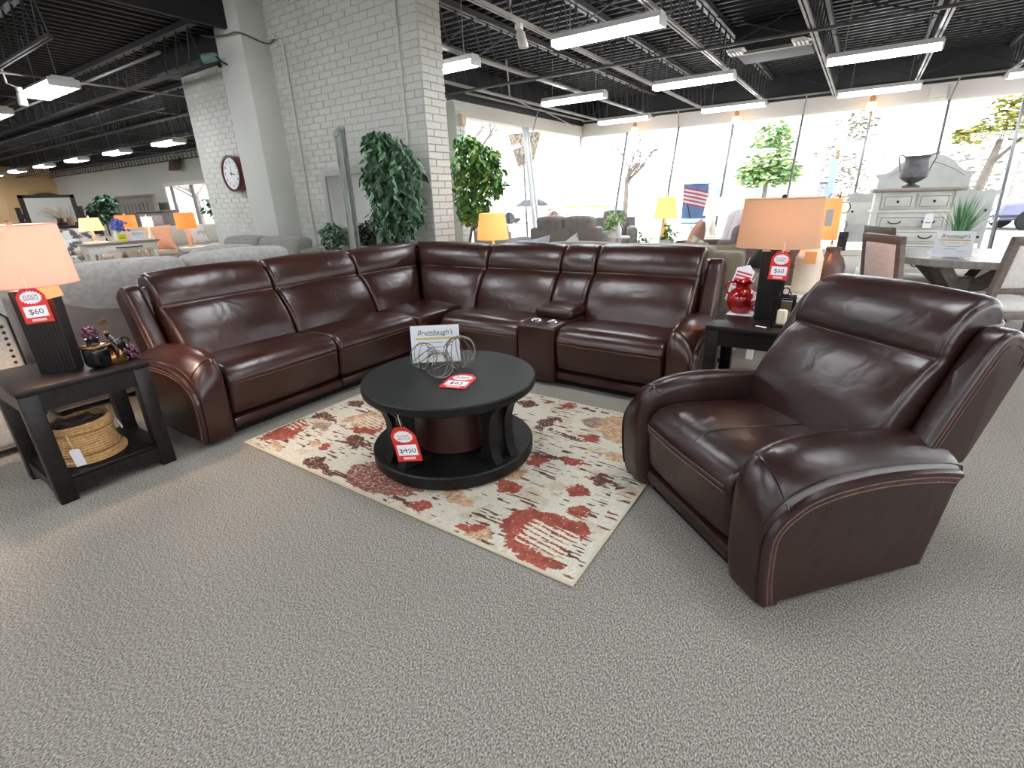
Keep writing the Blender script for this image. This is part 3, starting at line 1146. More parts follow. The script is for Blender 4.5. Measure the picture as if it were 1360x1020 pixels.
# ------------------------------------------------------------------ rug
RW, RD = 2.235, 1.535
MOT = [
('R',[(1.78,0.16),(1.78,0.21),(1.80,0.28),(1.84,0.31),(1.96,0.35),(2.06,0.35),(2.12,0.35),(2.15,0.31),(2.16,0.27),(2.11,0.26),(2.05,0.25),(1.99,0.25),(1.94,0.25),(1.93,0.23),(1.92,0.19),(1.94,0.16),(1.97,0.13),(1.99,0.10),(2.04,0.09),(2.08,0.09),(2.11,0.10),(2.15,0.08),(2.16,0.06),(2.14,0.04),(2.10,0.02),(2.04,0.02),(1.98,0.03),(1.92,0.04),(1.88,0.09),(1.83,0.12)]),
('R',[(0.03,0.06),(-0.00,0.13),(-0.00,0.27),(-0.02,0.41),(0.09,0.38),(0.19,0.28),(0.22,0.19),(0.14,0.11)]),
('T',[(0.28,0.49),(0.26,0.60),(0.31,0.70),(0.42,0.75),(0.51,0.65),(0.54,0.56),(0.45,0.52)]),
('R',[(0.29,0.48),(0.42,0.46),(0.47,0.52),(0.54,0.56),(0.53,0.66),(0.62,0.53),(0.63,0.48),(0.54,0.45),(0.40,0.44)]),
('B',[(0.02,0.47),(0.04,0.53),(0.10,0.55),(0.20,0.52),(0.30,0.45),(0.21,0.47),(0.12,0.47),(0.07,0.42)]),
('G',[(0.12,0.38),(0.15,0.43),(0.27,0.43),(0.31,0.38),(0.27,0.34),(0.20,0.34)]),
('B',[(0.50,0.35),(0.54,0.43),(0.64,0.38),(0.73,0.37),(0.71,0.32),(0.64,0.32),(0.69,0.28),(0.63,0.28)]),
('B',[(0.51,0.06),(0.59,0.14),(0.71,0.09),(0.85,0.04),(0.79,0.02),(0.69,0.04),(0.62,0.00)]),
('M',[(0.83,0.08),(0.82,0.16),(0.87,0.23),(0.99,0.25),(1.20,0.21),(1.32,0.17),(1.25,0.08),(1.12,0.02),(0.97,0.01)]),
('T',[(0.13,0.06),(0.17,0.10),(0.27,0.10),(0.31,0.05),(0.26,0.03)]),
('T',[(0.34,0.21),(0.38,0.25),(0.45,0.23),(0.41,0.18)]),
('R',[(0.46,0.19),(0.47,0.25),(0.52,0.25),(0.55,0.21),(0.51,0.17)]),
('B',[(0.05,0.73),(0.06,0.78),(0.15,0.80),(0.21,0.73),(0.16,0.69)]),
('R',[(1.33,0.07),(1.35,0.11),(1.40,0.12),(1.45,0.08),(1.44,0.02),(1.38,0.03)]),
('B',[(1.19,0.03),(1.26,0.07),(1.33,0.07),(1.37,0.05),(1.29,0.04)]),
('T',[(1.40,0.22),(1.48,0.27),(1.58,0.26),(1.59,0.19),(1.51,0.17),(1.42,0.19)]),
('R',[(1.58,0.41),(1.61,0.47),(1.70,0.47),(1.73,0.42),(1.71,0.36),(1.65,0.37)]),
('T',[(1.49,0.46),(1.53,0.54),(1.60,0.61),(1.68,0.59),(1.66,0.52),(1.59,0.46)]),
('T',[(1.66,0.04),(1.69,0.10),(1.78,0.10),(1.82,0.05),(1.78,0.02),(1.71,0.01)]),
('R',[(1.65,0.04),(1.69,0.10),(1.76,0.10),(1.74,0.04),(1.71,0.02)]),
('R',[(1.60,0.69),(1.61,0.77),(1.69,0.76),(1.72,0.70),(1.69,0.66),(1.64,0.65)]),
('R',[(1.73,0.79),(1.78,0.84),(1.85,0.84),(1.90,0.81),(1.86,0.77),(1.80,0.77)]),
('R',[(2.00,0.43),(2.03,0.46),(2.09,0.47),(2.11,0.40),(2.08,0.37),(2.03,0.39)]),
('R',[(1.90,0.55),(1.93,0.62),(1.99,0.61),(2.06,0.58),(2.00,0.53),(1.95,0.51)]),
('B',[(1.97,0.70),(2.02,0.76),(2.07,0.74),(2.11,0.70),(2.15,0.69),(2.11,0.66),(2.06,0.70),(2.04,0.64),(2.00,0.66)]),
('B',[(1.42,1.03),(1.40,1.17),(1.46,1.26),(1.52,1.24),(1.49,1.14),(1.48,1.04)]),
('R',[(1.71,1.11),(1.80,1.13),(1.87,1.11),(1.85,1.07),(1.78,1.05)]),
('R',[(1.40,1.45),(1.43,1.51),(1.49,1.50),(1.50,1.44),(1.44,1.40)]),
('T',[(1.71,1.27),(1.74,1.37),(1.81,1.46),(1.87,1.49),(2.01,1.17),(1.92,1.12),(1.83,1.17)]),
('G',[(1.63,1.30),(1.68,1.39),(1.75,1.37),(1.75,1.24),(1.67,1.25)]),
('T',[(1.89,0.98),(1.97,1.02),(2.04,0.99),(2.03,0.92),(1.95,0.91)]),
('B',[(1.55,1.08),(1.68,1.08),(1.76,1.06),(1.75,1.03),(1.64,1.04)]),
('B',[(1.55,0.78),(1.66,0.80),(1.76,0.80),(1.75,0.76),(1.64,0.75)]),
('R',[(.75,.95),(.9,1.02),(1.02,.95),(.95,.8),(.82,.82)]), ('T',[(.7,1.2),(.85,1.3),(1.0,1.25),(.95,1.12),(.8,1.1)]), ('B',[(.4,1.1),(.5,1.2),(.6,1.15),(.52,1.05)]),
('R',[(.1,1.1),(.2,1.25),(.32,1.2),(.3,1.05),(.18,1.0)]), ('B',[(1.1,1.35),(1.2,1.42),(1.3,1.36),(1.22,1.3)])]
RC = {'R': (150, 80, 66), 'T': (184, 148, 116), 'B': (100, 68, 60), 'G': (150, 126, 110), 'M': (138, 88, 78)}


def hash_noise(nx, ny, cell, seed, aniso=(1, 1)):
    r = np.random.RandomState(seed)
    gx, gy = int(RW / cell / aniso[0]) + 3, int(RD / cell / aniso[1]) + 3
    g = r.rand(gy, gx)
    X = np.linspace(0, RW, nx) / cell / aniso[0]
    Y = np.linspace(0, RD, ny) / cell / aniso[1]
    xi, yi = X.astype(int), Y.astype(int)
    fx_, fy_ = X - xi, Y - yi
    fx_, fy_ = fx_ * fx_ * (3 - 2 * fx_), fy_ * fy_ * (3 - 2 * fy_)
    a = g[np.ix_(yi, xi)] * (1 - fx_) + g[np.ix_(yi, xi + 1)] * fx_
    b = g[np.ix_(yi + 1, xi)] * (1 - fx_) + g[np.ix_(yi + 1, xi + 1)] * fx_
    return a * (1 - fy_[:, None]) + b * fy_[:, None]


def make_rug():
    nx, ny = 680, 468
    U, V = np.meshgrid(np.linspace(0, RW, nx), np.linspace(0, RD, ny))
    n1, n2 = hash_noise(nx, ny, .05, 1) - .5, hash_noise(nx, ny, .05, 2) - .5
    n3, n4 = hash_noise(nx, ny, .012, 3) - .5, hash_noise(nx, ny, .012, 4) - .5
    jag = hash_noise(nx, ny, .006, 5, (6, 1)) - .5
    Uw = U + n1 * .05 + n3 * .025 + jag * .03
    Vw = V + n2 * .04 + n4 * .02
    cream = np.array([203, 197, 181.])
    img = np.tile(cream, (ny, nx, 1))
    blot = hash_noise(nx, ny, .11, 8) * .6 + hash_noise(nx, ny, .03, 9) * .4
    k = np.clip((blot - .62) * 5, 0, .5)[..., None]
    img = img * (1 - k) + np.array([178, 160, 132.]) * k
    # dashes
    cell = hash_noise(nx, ny, .016, 11, (3.4, .62))
    gate = hash_noise(nx, ny, .16, 12)
    d = ((cell > .74) & (gate > .52))
    img[d] = (98, 68, 60)
    cell2 = hash_noise(nx, ny, .02, 13, (5, .8))
    d2 = ((cell2 > .80) & (gate < .45) & (U > 1.2))
    img[d2] = (128, 84, 70)
    speck = hash_noise(nx, ny, .006, 21)
    for (c, pl) in MOT:
        n = len(pl)
        ins = np.zeros(U.shape, bool)
        for i in range(n):
            x1, y1 = pl[i]
            x2, y2 = pl[(i + 1) % n]
            if y1 == y2:
                continue
            t = ((y1 > Vw) != (y2 > Vw)) & (Uw < (x2 - x1) * (Vw - y1) / (y2 - y1) + x1)
            ins ^= t
        th = {'R': .93, 'T': .76, 'B': .82, 'G': .8, 'M': .74}[c]
        ins &= speck < th
        img[ins] = np.array(RC[c]) * (.85 + .3 * hash_noise(nx, ny, .02, 31)[ins][:, None])
    # pale combed stripes across the horseshoe's mouth and the left half-moon
    for (u0, u1, v0, v1, p) in ((1.90, 2.12, .10, .27, .030), (.02, .12, .24, .4, .03), (.36, .58, .52, .66, .026)):
        s_ = (Uw > u0) & (Uw < u1) & (V > v0) & (V < v1) & (((V + .15 * U + n4 * .01) % p) < p * .5) & (speck < .8)
        img[s_] = (214, 204, 184)
    s_ = (Uw > 1.90) & (Uw < 2.12) & (V > .10) & (V < .27) & (((V + .15 * U) % .030) > .021) & (speck < .7)
    img[s_] = (148, 78, 66)
    img *= (.94 + .12 * hash_noise(nx, ny, .006, 41))[..., None]
    e = np.minimum(np.minimum(U, RW - U), np.minimum(V, RD - V))
    img[e < .012] = (196, 188, 166)
    c = img / 255
    c = np.where(c <= .04045, c / 12.92, ((c + .055) / 1.055) ** 2.4)
    vs = np.stack([U, V, np.full_like(U, .009)], -1).reshape(-1, 3)
    idx = np.arange(nx * ny).reshape(ny, nx)
    q = np.stack([idx[:-1, :-1], idx[:-1, 1:], idx[1:, 1:], idx[1:, :-1]], -1).reshape(-1, 4)
    me = bpy.data.meshes.new('rug')
    me.vertices.add(len(vs))
    me.vertices.foreach_set('co', vs.ravel())
    me.loops.add(q.size)
    me.loops.foreach_set('vertex_index', q.ravel())
    me.polygons.add(len(q))
    me.polygons.foreach_set('loop_start', np.arange(0, q.size, 4))
    me.polygons.foreach_set('loop_total', np.full(len(q), 4))
    me.update(calc_edges=True)
    at = me.color_attributes.new('print', 'FLOAT_COLOR', 'POINT')
    rgba = np.concatenate([c.reshape(-1, 3), np.ones((nx * ny, 1))], 1)
    at.data.foreach_set('color', rgba.ravel())
    m = M('printed_rug', (200, 190, 170), rough=.95, spec=.1, bump=.4, bscale=260, bdist=.003)
    nt = m.node_tree
    a = nt.nodes.new('ShaderNodeAttribute')
    a.attribute_name = 'print'
    nt.links.new(a.outputs['Color'], nt.nodes['Principled BSDF'].inputs['Base Color'])
    me.materials.append(m)
    o = bpy.data.objects.new('pile', me)
    COL.objects.link(o)
    return o


rug = thing('area_rug', 'cream area rug with rust red and brown abstract blotches under the coffee table', 'rug', (-2.875, 1.285, .001))
make_rug().parent = rug
bi = MB()
bi.tube([(0, 0, .005), (RW, 0, .005), (RW, RD, .005), (0, RD, .005)], .005, 6, closed=True)
bi.build('binding', M('cream_binding', (196, 186, 160), .9), rug)

# ------------------------------------------------------------------ coffee table
CT = (-1.692, 1.868)
ct = thing('coffee_table', 'round black two-tier coffee table with a brown drum in its middle on the rug', 'coffee table', (CT[0], CT[1], .011))
MB().lathe([(.40, .395), (.452, .405), (.463, .412), (.466, .425), (.466, .448), (.460, .455), (.001, .456)], seg=72).build('tabletop', black_wood, ct)
MB().lathe([(.40, .0), (.42, .0), (.425, .012), (.44, .018), (.445, .03), (.445, .075), (.438, .082), (.001, .083)], seg=72).build('base_disc', black_wood, ct)
MB().lathe([(.205, .084), (.21, .088), (.21, .355), (.205, .36), (.001, .36)], seg=48).build('drum', M('dark_red_brown_wood', (58, 32, 27), .4, c2=(70, 40, 34), scale=4, stretch=(8, 8, 1)), ct)
for a in (262, 352, 82, 172):
    t = math.radians(a)
    R = Matrix.Rotation(t, 4, 'Z')

    def xf(x, y, z, R=R):
        return R @ Vector((x, y, z))
    g = MB(xf)
    # bracket post: broad board, waisted, flaring at top and foot
    for y0, y1 in ((-.085, -.03), (.03, .085)):
        g.prism([(.24, .083), (.41, .083), (.385, .13), (.37, .2), (.372, .29), (.395, .36), (.43, .396), (.26, .396), (.31, .34), (.325, .26), (.32, .17), (.30, .12)], y0, y1, 'y')
    g.box((.325, -.05, .083), (.36, .05, .396))
    g.build('post', black_wood, ct, smooth=30)


# price tags -------------------------------------------------------------
def price_tag(name, label, loc, rot, price, w=.075, h=.125, string=True, burst=('FLOOR', 'SAMPLE'), bend=0.0):
    t = thing(name, label, 'price tag', loc)
    t.rotation_euler = rot
    cx = w * .22

    def xf(x, y, z):
        return (x, y, z + bend * (y + h * .3) ** 2)
    poly = [(-w / 2, -h / 2), (w / 2, -h / 2), (w / 2, h * .27), (cx, h / 2), (-cx, h / 2), (-w / 2, h * .27)]
    m = MB(xf)
    n = 8
    rows = []
    for k in range(n + 1):
        y = -h / 2 + h * k / n
        hw = w / 2 if y <= h * .27 else w / 2 - (w / 2 - cx) * (y - h * .27) / (h * .23)
        rows.append(((-hw, y), (hw, y)))
    vs = [(a[0], a[1], -.0006) for a, b in rows] + [(b[0], b[1], -.0006) for a, b in rows] + [(a[0], a[1], .0006) for a, b in rows] + [(b[0], b[1], .0006) for a, b in rows]
    N = n + 1
    fs = []
    for i in range(n):
        fs += [(i, i + 1, N + i + 1, N + i), (2 * N + i, 3 * N + i, 3 * N + i + 1, 2 * N + i + 1), (i, 2 * N + i, 2 * N + i + 1, i + 1), (N + i, N + i + 1, 3 * N + i + 1, 3 * N + i)]
    fs += [(0, N, 3 * N, 2 * N), (n, 2 * N + n, 3 * N + n, N + n)]
    m.add(vs, fs)
    m.build('card', red_card, t, smooth=30)
    star = []
    for k in range(40):
        a = 2 * PI * k / 40
        r = 1 if k % 2 else .82
        star.append((w * .40 * r * math.cos(a), h * .21 + h * .19 * r * math.sin(a)))
    MB(xf).prism(star, .0007, .0012, 'z').build('starburst', white_card, t, smooth=0)
    pn_ = MB(xf)
    for (a, b) in ((-.335, -.2), (-.2, -.03)):
        pn_.box((-w * .40, h * a, .0007), (w * .40, h * b, .0012))
    pn_.build('price_panel', white_card, t, smooth=0)
    zz = lambda y: .0014 + bend * (y + h * .3) ** 2
    words(burst[0], w * .16, (0, h * .245, zz(h * .245)), (0, 0, 0), pink_ink, t)
    words(burst[1], w * .16, (0, h * .165, zz(h * .165)), (0, 0, 0), pink_ink, t)
    words(price, w * .34, (0, -h * .19, zz(-h * .19)), (0, 0, 0), ink, t)
    MB(xf).box((-w * .25, -h * .45, .0007), (w * .25, -h * .38, .0011)).build('name_strip', M('pale_pink', (240, 190, 186), .6), t, smooth=0)
    if string:
        MB().tube([(0, h * .44, .001), (.004, h * .62, .012), (.0, h * .8, .004)], .0012, 4).build('string', white_card, t)
    return t


def face(dx, dy, tilt=0.0, roll=0.0):
    """euler for a card standing upright whose face looks along (dx, dy)"""
    m = Matrix.Rotation(math.atan2(dy, dx) + PI / 2, 3, 'Z') @ Matrix.Rotation(PI / 2 - tilt, 3, 'X') @ Matrix.Rotation(roll, 3, 'Z')
    return m.to_euler()


tz = .468
price_tag('price_tag', 'red floor sample tag priced 450 dollars hanging on the coffee table front', (-1.60, 1.425, .275), face(.45, -1, -.05, .12), '$450', .125, .195, bend=.8)
tg = price_tag('price_tag', 'red and white price tag lying flat on the coffee table top', (-1.575, 1.815, tz + .002), (0, 0, math.radians(17)), '$65', .145, .21, string=False)

# sign in a clear stand
acr = glass_mat('clear_acrylic', (.97, .98, .98), .03)


def sign_stand(label, loc, rz, w, h, tilt):
    t = thing('sign_holder', label, 'sign', loc, rz)
    R = Matrix.Rotation(-tilt, 4, 'X')

    def xf(x, y, z):
        p = R @ Vector((x, y, z))
        return (p.x, p.y, p.z + .004)
    MB(xf).box((-w / 2 + .002, -.0006, .002), (w / 2 - .002, .0006, h - .002)).build('paper', white_card, t, smooth=0)
    a = MB(xf)
    a.box((-w / 2, -.003, 0), (w / 2, -.0015, h))
    a.build('acrylic_panel', acr, t, smooth=0)
    b = MB()
    b.box((-w / 2, -.004, 0), (w / 2, .075, .003))
    b.build('foot', acr, t, smooth=0)
    rot = Euler((PI / 2 - tilt, 0, 0))

    def put(txt, x, z, size, mat, sh=0, nm='lettering'):
        p = xf(x, -.0012, z)
        words(txt, size, p, rot, mat, t, nm, shear=sh)
    put("Brumbaugh's", 0, h * .80, w * .14, ink, .3)
    MB(xf).box((-w * .18, -.0010, h * .725), (w * .2, -.0007, h * .735)).build('rule_line', ink, t, smooth=0)
    MB(xf).box((-w * .40, -.0010, h * .62), (w * .40, -.0007, h * .67)).build('yellow_band', yellow_ink, t, smooth=0)
    for (x, z, l) in ((-.28, .53, .12), (0, .53, .3), (.3, .53, .14), (-.25, .46, .12), (.25, .45, .14), (0, .40, .36), (-.05, .30, .3), (.2, .22, .2)):
        MB(xf).box((w * (x - l / 2), -.0010, h * z), (w * (x + l / 2), -.0007, h * (z + .018))).build('text_line', M('grey_ink', (150, 148, 156), .7) if 'grey_ink' not in bpy.data.materials else bpy.data.materials['grey_ink'], t, smooth=0)
    return t


sign_stand('white store sign in a clear stand on the round coffee table', (-1.885, 1.985, tz), math.radians(38), .28, .216, .16)


# wire orbs
def orb(label, loc, r, seed, wide=.0022):
    t = thing('wire_orb', label, 'ornament', loc, 0, 'silver wire orbs on the coffee table')
    q = random.Random(seed)
    wire = M('dull_silver_wire', (132, 126, 116), .3, metal=.9) if 'dull_silver_wire' not in bpy.data.materials else bpy.data.materials['dull_silver_wire']
    for k in range(6):
        ax = Euler((q.uniform(0, 3), q.uniform(0, 3), q.uniform(0, 3))).to_matrix()
        MB().tube([ax @ Vector((r * math.cos(a), r * math.sin(a), 0)) + Vector((0, 0, r + .002)) for a in [2 * PI * i / 28 for i in range(28)]], wide, 4, closed=True).build('wire_hoop', wire, t)
    return t


orb('left silver wire orb leaning on the sign stand', (-1.865, 1.865, tz), .075, 3)
orb('right and largest silver wire orb beside the sign stand', (-1.695, 1.975, tz), .092, 5, .003)
orb('small silver wire orb in front of the other two', (-1.69, 1.80, tz), .070, 9)


# ------------------------------------------------------------------ end tables
def end_table(label, loc, W, D, H=.6):
    t = thing('end_table', label, 'end table', loc)
    top = MB()
    n = 4
    top.rbox((0, 0, H - .032), (W, D, H), .004, 1, 1)
    top.build('tabletop', espresso, t)
    for (a, b) in (((.012, .012, H - .12), (W - .012, .05, H - .032)), ((.012, D - .05, H - .12), (W - .012, D - .012, H - .032)),
                   ((W - .05, .05, H - .12), (W - .012, D - .05, H - .032)), ((.012, .05, H - .12), (.05, D - .05, H - .032))):
        MB().box(a, b).build('apron', espresso, t, smooth=0)
    for x in (.006, W - .078):
        for y in (.006, D - .078):
            MB().rbox((x, y, 0), (x + .072, y + .072, H - .033), .004, 1, 1).build('leg', espresso, t)
    MB().rbox((.03, .03, .10), (W - .03, D - .03, .125), .003, 1, 1).build('shelf', espresso, t)
    ar = [(.078, .03), (.078, .11), (D - .078, .11), (D - .078, .03), (D - .16, .03), (D - .19, .055), (.19, .055), (.16, .03)]
    for x in (.014, W - .04):
        MB().prism(ar, x, x + .026, 'x').build('shelf_rail', espresso, t, smooth=0)
    br = [(.078, .03), (.078, .11), (W - .078, .11), (W - .078, .03), (W - .16, .03), (W - .19, .055), (.19, .055), (.16, .03)]
    for y in (.014, D - .04):
        MB().prism(br, y, y + .026, 'y').build('shelf_rail', espresso, t, smooth=0)
    return t


end_table('dark espresso end table at left with a basket on its lower shelf', (-3.535, .435, 0), .535, .535)
end_table('dark espresso end table at right between the sectional and the recliner', (-.655, 3.03, 0), .56, .60)


# ------------------------------------------------------------------ table lamps
def shade_mat(nm, c, e, es):
    return M(nm, c, .85, c2=tuple(min(255, x + 6) for x in c), scale=60, stretch=(1, 1, 8), emit=e, estr=es * .42, trans=.35)


def drum_shade(parent, r0, r1, z0, z1, m, sy=1.0, seg=48, nm='lamp_shade'):
    s = MB()
    s.lathe([(r0, z0), (r1, z1), (r1 - .004, z1), (r0 - .004, z0), (r0, z0)], seg=seg, sy=sy, cap=False)
    o = s.build(nm, m, parent)
    for r, z in ((r0, z0), (r1, z1)):
        MB().tube([(r * math.cos(a), r * sy * math.sin(a), z) for a in [2 * PI * k / seg for k in range(seg)]], .003, 4, closed=True).build('trim_ring', m, o)
    return o


def block_lamp(label, loc, rz, m, power, col, r0=.232, r1=.212, sy=.72, bw=1.0):
    t = thing('table_lamp', label, 'lamp', loc, rz)
    b = MB()
    nfl = 9
    # ribbed block, a little narrower at the foot
    rings = []
    for z, k in ((0, .93), (.004, .94), (.40, 1.0), (.408, .985)):
        ring = []
        hw, hd = .092 * k * bw, .05 * k
        for i in range(nfl * 4):
            x = -hw + 2 * hw * i / (nfl * 4)
            ring.append((x, -hd - (.0012 if (i // 2) % 2 else 0), z))
        ring += [(hw, -hd, z), (hw, hd, z)]
        for i in range(nfl * 4):
            x = hw - 2 * hw * i / (nfl * 4)
            ring.append((x, hd + (.0012 if (i // 2) % 2 else 0), z))
        ring.append((-hw, hd, z))
        rings.append(ring)
    b.loft(rings)
    b.build('lamp_base', M('black_ribbed_base', (20, 18, 19), .35) if 'black_ribbed_base' not in bpy.data.materials else bpy.data.materials['black_ribbed_base'], t, smooth=30)
    MB().lathe([(.03, .408), (.03, .418), (.012, .424), (.012, .47)], seg=16).build('neck', iron, t)
    bulb = MB().ball((0, 0, .52), .028, 10, 8)
    bulb.build('bulb', M('lamp_bulb', (255, 220, 170), .4, emit=(255, 190, 110), estr=3) if 'lamp_bulb' not in bpy.data.materials else bpy.data.materials['lamp_bulb'], t)
    drum_shade(t, r0, r1, .432, .70, m, sy)
    MB().lathe([(.012, .70), (.014, .715), (.001, .722)], seg=12).build('finial', iron, t)
    MB().tube([(-r1, 0, .695), (r1, 0, .695)], .003, 5).build('harp', iron, t)
    l = light('bulb_light', (0, 0, .56), power, col, .05, t)
    return t


LSH = shade_mat('rosy_linen_shade', (226, 190, 176), (255, 176, 150), .20)
RSH = shade_mat('tan_linen_shade', (206, 176, 148), (255, 168, 100), .07)
block_lamp('lit lamp with rosy drum shade on the left end table', (-3.225, .675, .601), math.radians(55), LSH, 78 * LAMP_W, (1, .68, .46), .182, .166, .9, .84)
block_lamp('lit lamp with tan drum shade on the right end table', (-.375, 3.355, .601), math.radians(8), RSH, 7 * LAMP_W, (1, .72, .5), .222, .204, .72, .8)
price_tag('price_tag', 'red 60 dollar tag hanging from the left lamp shade', (-3.075, .625, .955), face(1, -.35, -.03, .02), '$60', .10, .165)
price_tag('price_tag', 'red 60 dollar tag hanging from the right lamp shade', (-.325, 3.19, .945), face(.1, -1, -.03, -.05), '$60', .10, .16)
yt = thing('paper_tag', 'plain yellowish paper tag behind the red tag on the left lamp', 'tag', (-3.11, .70, 1.005))
yt.rotation_euler = face(1, -.2, 0, .15)
MB().box((-.045, -.035, -.0006), (.045, .035, .0006)).build('card', M('buff_card', (236, 200, 140), .6), yt, smooth=0)
MB().tube([(0, .03, 0), (0, .06, .0)], .001, 4).build('string', white_card, yt)

# ------------------------------------------------------------------ basket with a throw
bk = thing('basket', 'round tan braided jute basket on the left end table shelf', 'basket', (-3.235, .66, .126))
pr = []
nrow = 15
for k in range(nrow):
    z = .205 * k / nrow
    base = .150 + .018 * math.exp(-((z - .012) / .02) ** 2) - .012 * math.sin(PI * min(1, z / .2)) - .008 * z / .2
    for j in range(4):
        a = j / 4 * PI
        pr.append((base + .0045 * math.sin(a), z + .205 / nrow * j / 4))
pr.append((.136, .207))
pr += [(.128, .205), (.126, .16), (.130, .02), (.001, .016)]
pr = [(.001, 0), (.150, 0)] + pr[1:]


def slump(p, a):
    x, y, z = p
    return (x + .02 * z / .2 * math.cos(2 * a) * .6, y + .01 * math.sin(a * 3) * z / .2, z + .012 * math.sin(a + .6) * (z / .2) ** 2)


jute = M('braided_jute', (178, 138, 90), .9, c2=(206, 166, 112), scale=70, stretch=(1, 1, .5), bump=1.0, bscale=90, bdist=.006)
MB().lathe(pr, seg=56, fn=slump).build('basket_body', jute, bk)
st_ = MB()
for zz in (.165, .05):
    st_.tube([((.151 - .006 * (zz > .1)) * math.cos(a) + .012 * zz / .2 * math.cos(2 * a) * .6, (.151 - .006 * (zz > .1)) * math.sin(a), zz) for a in [2 * PI * k / 48 for k in range(48)]], .003, 4, closed=True)
st_.build('braid_line', M('brown_jute', (140, 100, 60), .9), bk)
for sg in (-1, 1):
    MB().tube([(.13 * math.cos(a + sg * 1.5), .13 * math.sin(a + sg * 1.5), .19 + .04 * math.sin((a + .35) / .7 * PI)) for a in [-.35 + .7 * k / 10 for k in range(11)]], .006, 6).build('handle', jute, bk)
th = thing('throw', 'folded dark brown throw stuffed in the jute basket', 'blanket', (-3.235, .66, .160))
thm = M('dark_brown_fleece', (48, 36, 32), .95, c2=(74, 58, 52), scale=30, bump=.4, bscale=60)
MB().rbox((-.105, -.105, 0), (.105, .105, .155), .05, 4, 6, (0, 0, .02)).build('folded_cloth', thm, th)
for (x, y, r, a) in ((-.05, -.06, .03, .3), (.02, -.07, .026, .9), (.06, .03, .03, 1.4), (.05, .075, .024, 2), (-.02, .05, .03, .2)):
    m = MB()
    m.tube([(x + r * math.cos(t) * math.cos(a), y + r * math.cos(t) * math.sin(a), .15 + r * math.sin(t)) for t in [PI * k / 10 for k in range(11)]], .009, 6)
    m.build('fold', thm, th)
wt = thing('paper_tag', 'blank white tag hanging from the front of the jute basket', 'tag', (-3.075, .575, .185))
wt.rotation_euler = face(1, -.35, -.1, .08)
MB().prism([(-.021, -.05), (.021, -.05), (.021, .042), (.012, .05), (-.012, .05), (-.021, .042)], -.0007, .0007, 'z').build('card', white_card, wt, smooth=0)
MB().tube([(0, .045, 0), (-.004, .085, -.012), (-.004, .12, -.02)], .001, 4).build('string', white_card, wt)
wt2 = thing('paper_tag', 'small white tag tucked on the right side of the jute basket', 'tag', (-3.165, .806, .262))
wt2.rotation_euler = face(.6, 1, .15, .3)
MB().box((-.011, -.03, -.0007), (.011, .03, .0007)).build('card', white_card, wt2, smooth=0)
MB().tube([(0, .03, 0), (0, .045, -.006)], .001, 4).build('string', white_card, wt2)

# ------------------------------------------------------------------ small figures on the left table
bronze = M('polished_bronze', (150, 108, 72), .22, metal=.9)
beads_m = M('purple_glass_beads', (58, 20, 40), .2, coat=.3, c2=(98, 44, 64), scale=80)


def beads(m, c, R, n, seed, rr=.009):
    q = random.Random(seed)
    for k in range(n):
        u, a = q.uniform(-1, 1), q.uniform(0, 2 * PI)
        s = math.sqrt(1 - u * u)
        m.ball((c[0] + R[0] * s * math.cos(a), c[1] + R[1] * s * math.sin(a), c[2] + R[2] * u), rr * q.uniform(.8, 1.2), 6, 4)
    return m


f1 = thing('black_canister', 'taller black canister figure with bronze rim and bead cluster against the left lamp', 'ornament', (-3.105, .795, .601), math.radians(20))
MB().rbox((-.045, -.05, 0), (.045, .05, .115), .03, 4, 2).build('body', black_gloss, f1)
MB().rbox((-.047, -.052, .10), (.047, .052, .118), .008, 2, 1).build('rim_band', bronze, f1)
MB(lambda x, y, z: (x, z + .062, y + .062)).lathe([(.06, -.006), (.062, 0), (.06, .006), (.001, .006)], seg=28).build('side_disc', M('dark_copper', (62, 40, 36), .3, metal=.5), f1)
MB().lathe([(.03, .115), (.024, .13), (.03, .15), (.001, .152)], seg=16).build('stopper', black_gloss, f1)
beads(MB(), (0, 0, .178), (.03, .03, .024), 34, 4).build('bead_cluster', beads_m, f1)
f2 = thing('beaded_figure', 'low bronze and black beaded figure with a star on top on the left end table', 'ornament', (-3.125, .895, .601), math.radians(15))
MB(lambda x, y, z: (x, y, max(0, z))).ball((0, -.03, .03), (.04, .055, .055), 16, 10).build('bronze_body', bronze, f2)
beads(MB(), (.008, .045, .04), (.036, .038, .036), 80, 6).build('bead_cluster', beads_m, f2)
MB().ball((.008, .045, .038), (.032, .034, .034), 12, 8).build('bead_core', black_gloss, f2)
MB().rbox((-.03, -.02, .06), (.02, .035, .115), .012, 2, 1).build('black_block', black_gloss, f2)
MB().tube([(-.01, 0, .11), (-.03, -.01, .14), (-.02, -.02, .16)], .012, 8).build('neck', black_gloss, f2)
MB().tube([(.0, .04 + .025 * math.cos(a), .095 + .022 * math.sin(a)) for a in [2 * PI * k / 16 for k in range(16)]], .004, 5, closed=True).build('loop', black_gloss, f2)
MB().tube([(-.02, -.02, .15), (-.02, -.02, .195)], .002, 5).build('stem', bronze, f2)
sp = []
for k in range(12):
    a = PI / 2 + 2 * PI * k / 12
    r = .024 if k % 2 == 0 else .010
    sp.append((r * math.cos(a) - .02, r * math.sin(a) + .212))
MB(lambda x, y, z: (-.02 + y, x, z)).prism(sp, -.003, .003, 'y').build('star', bronze, f2, smooth=0)

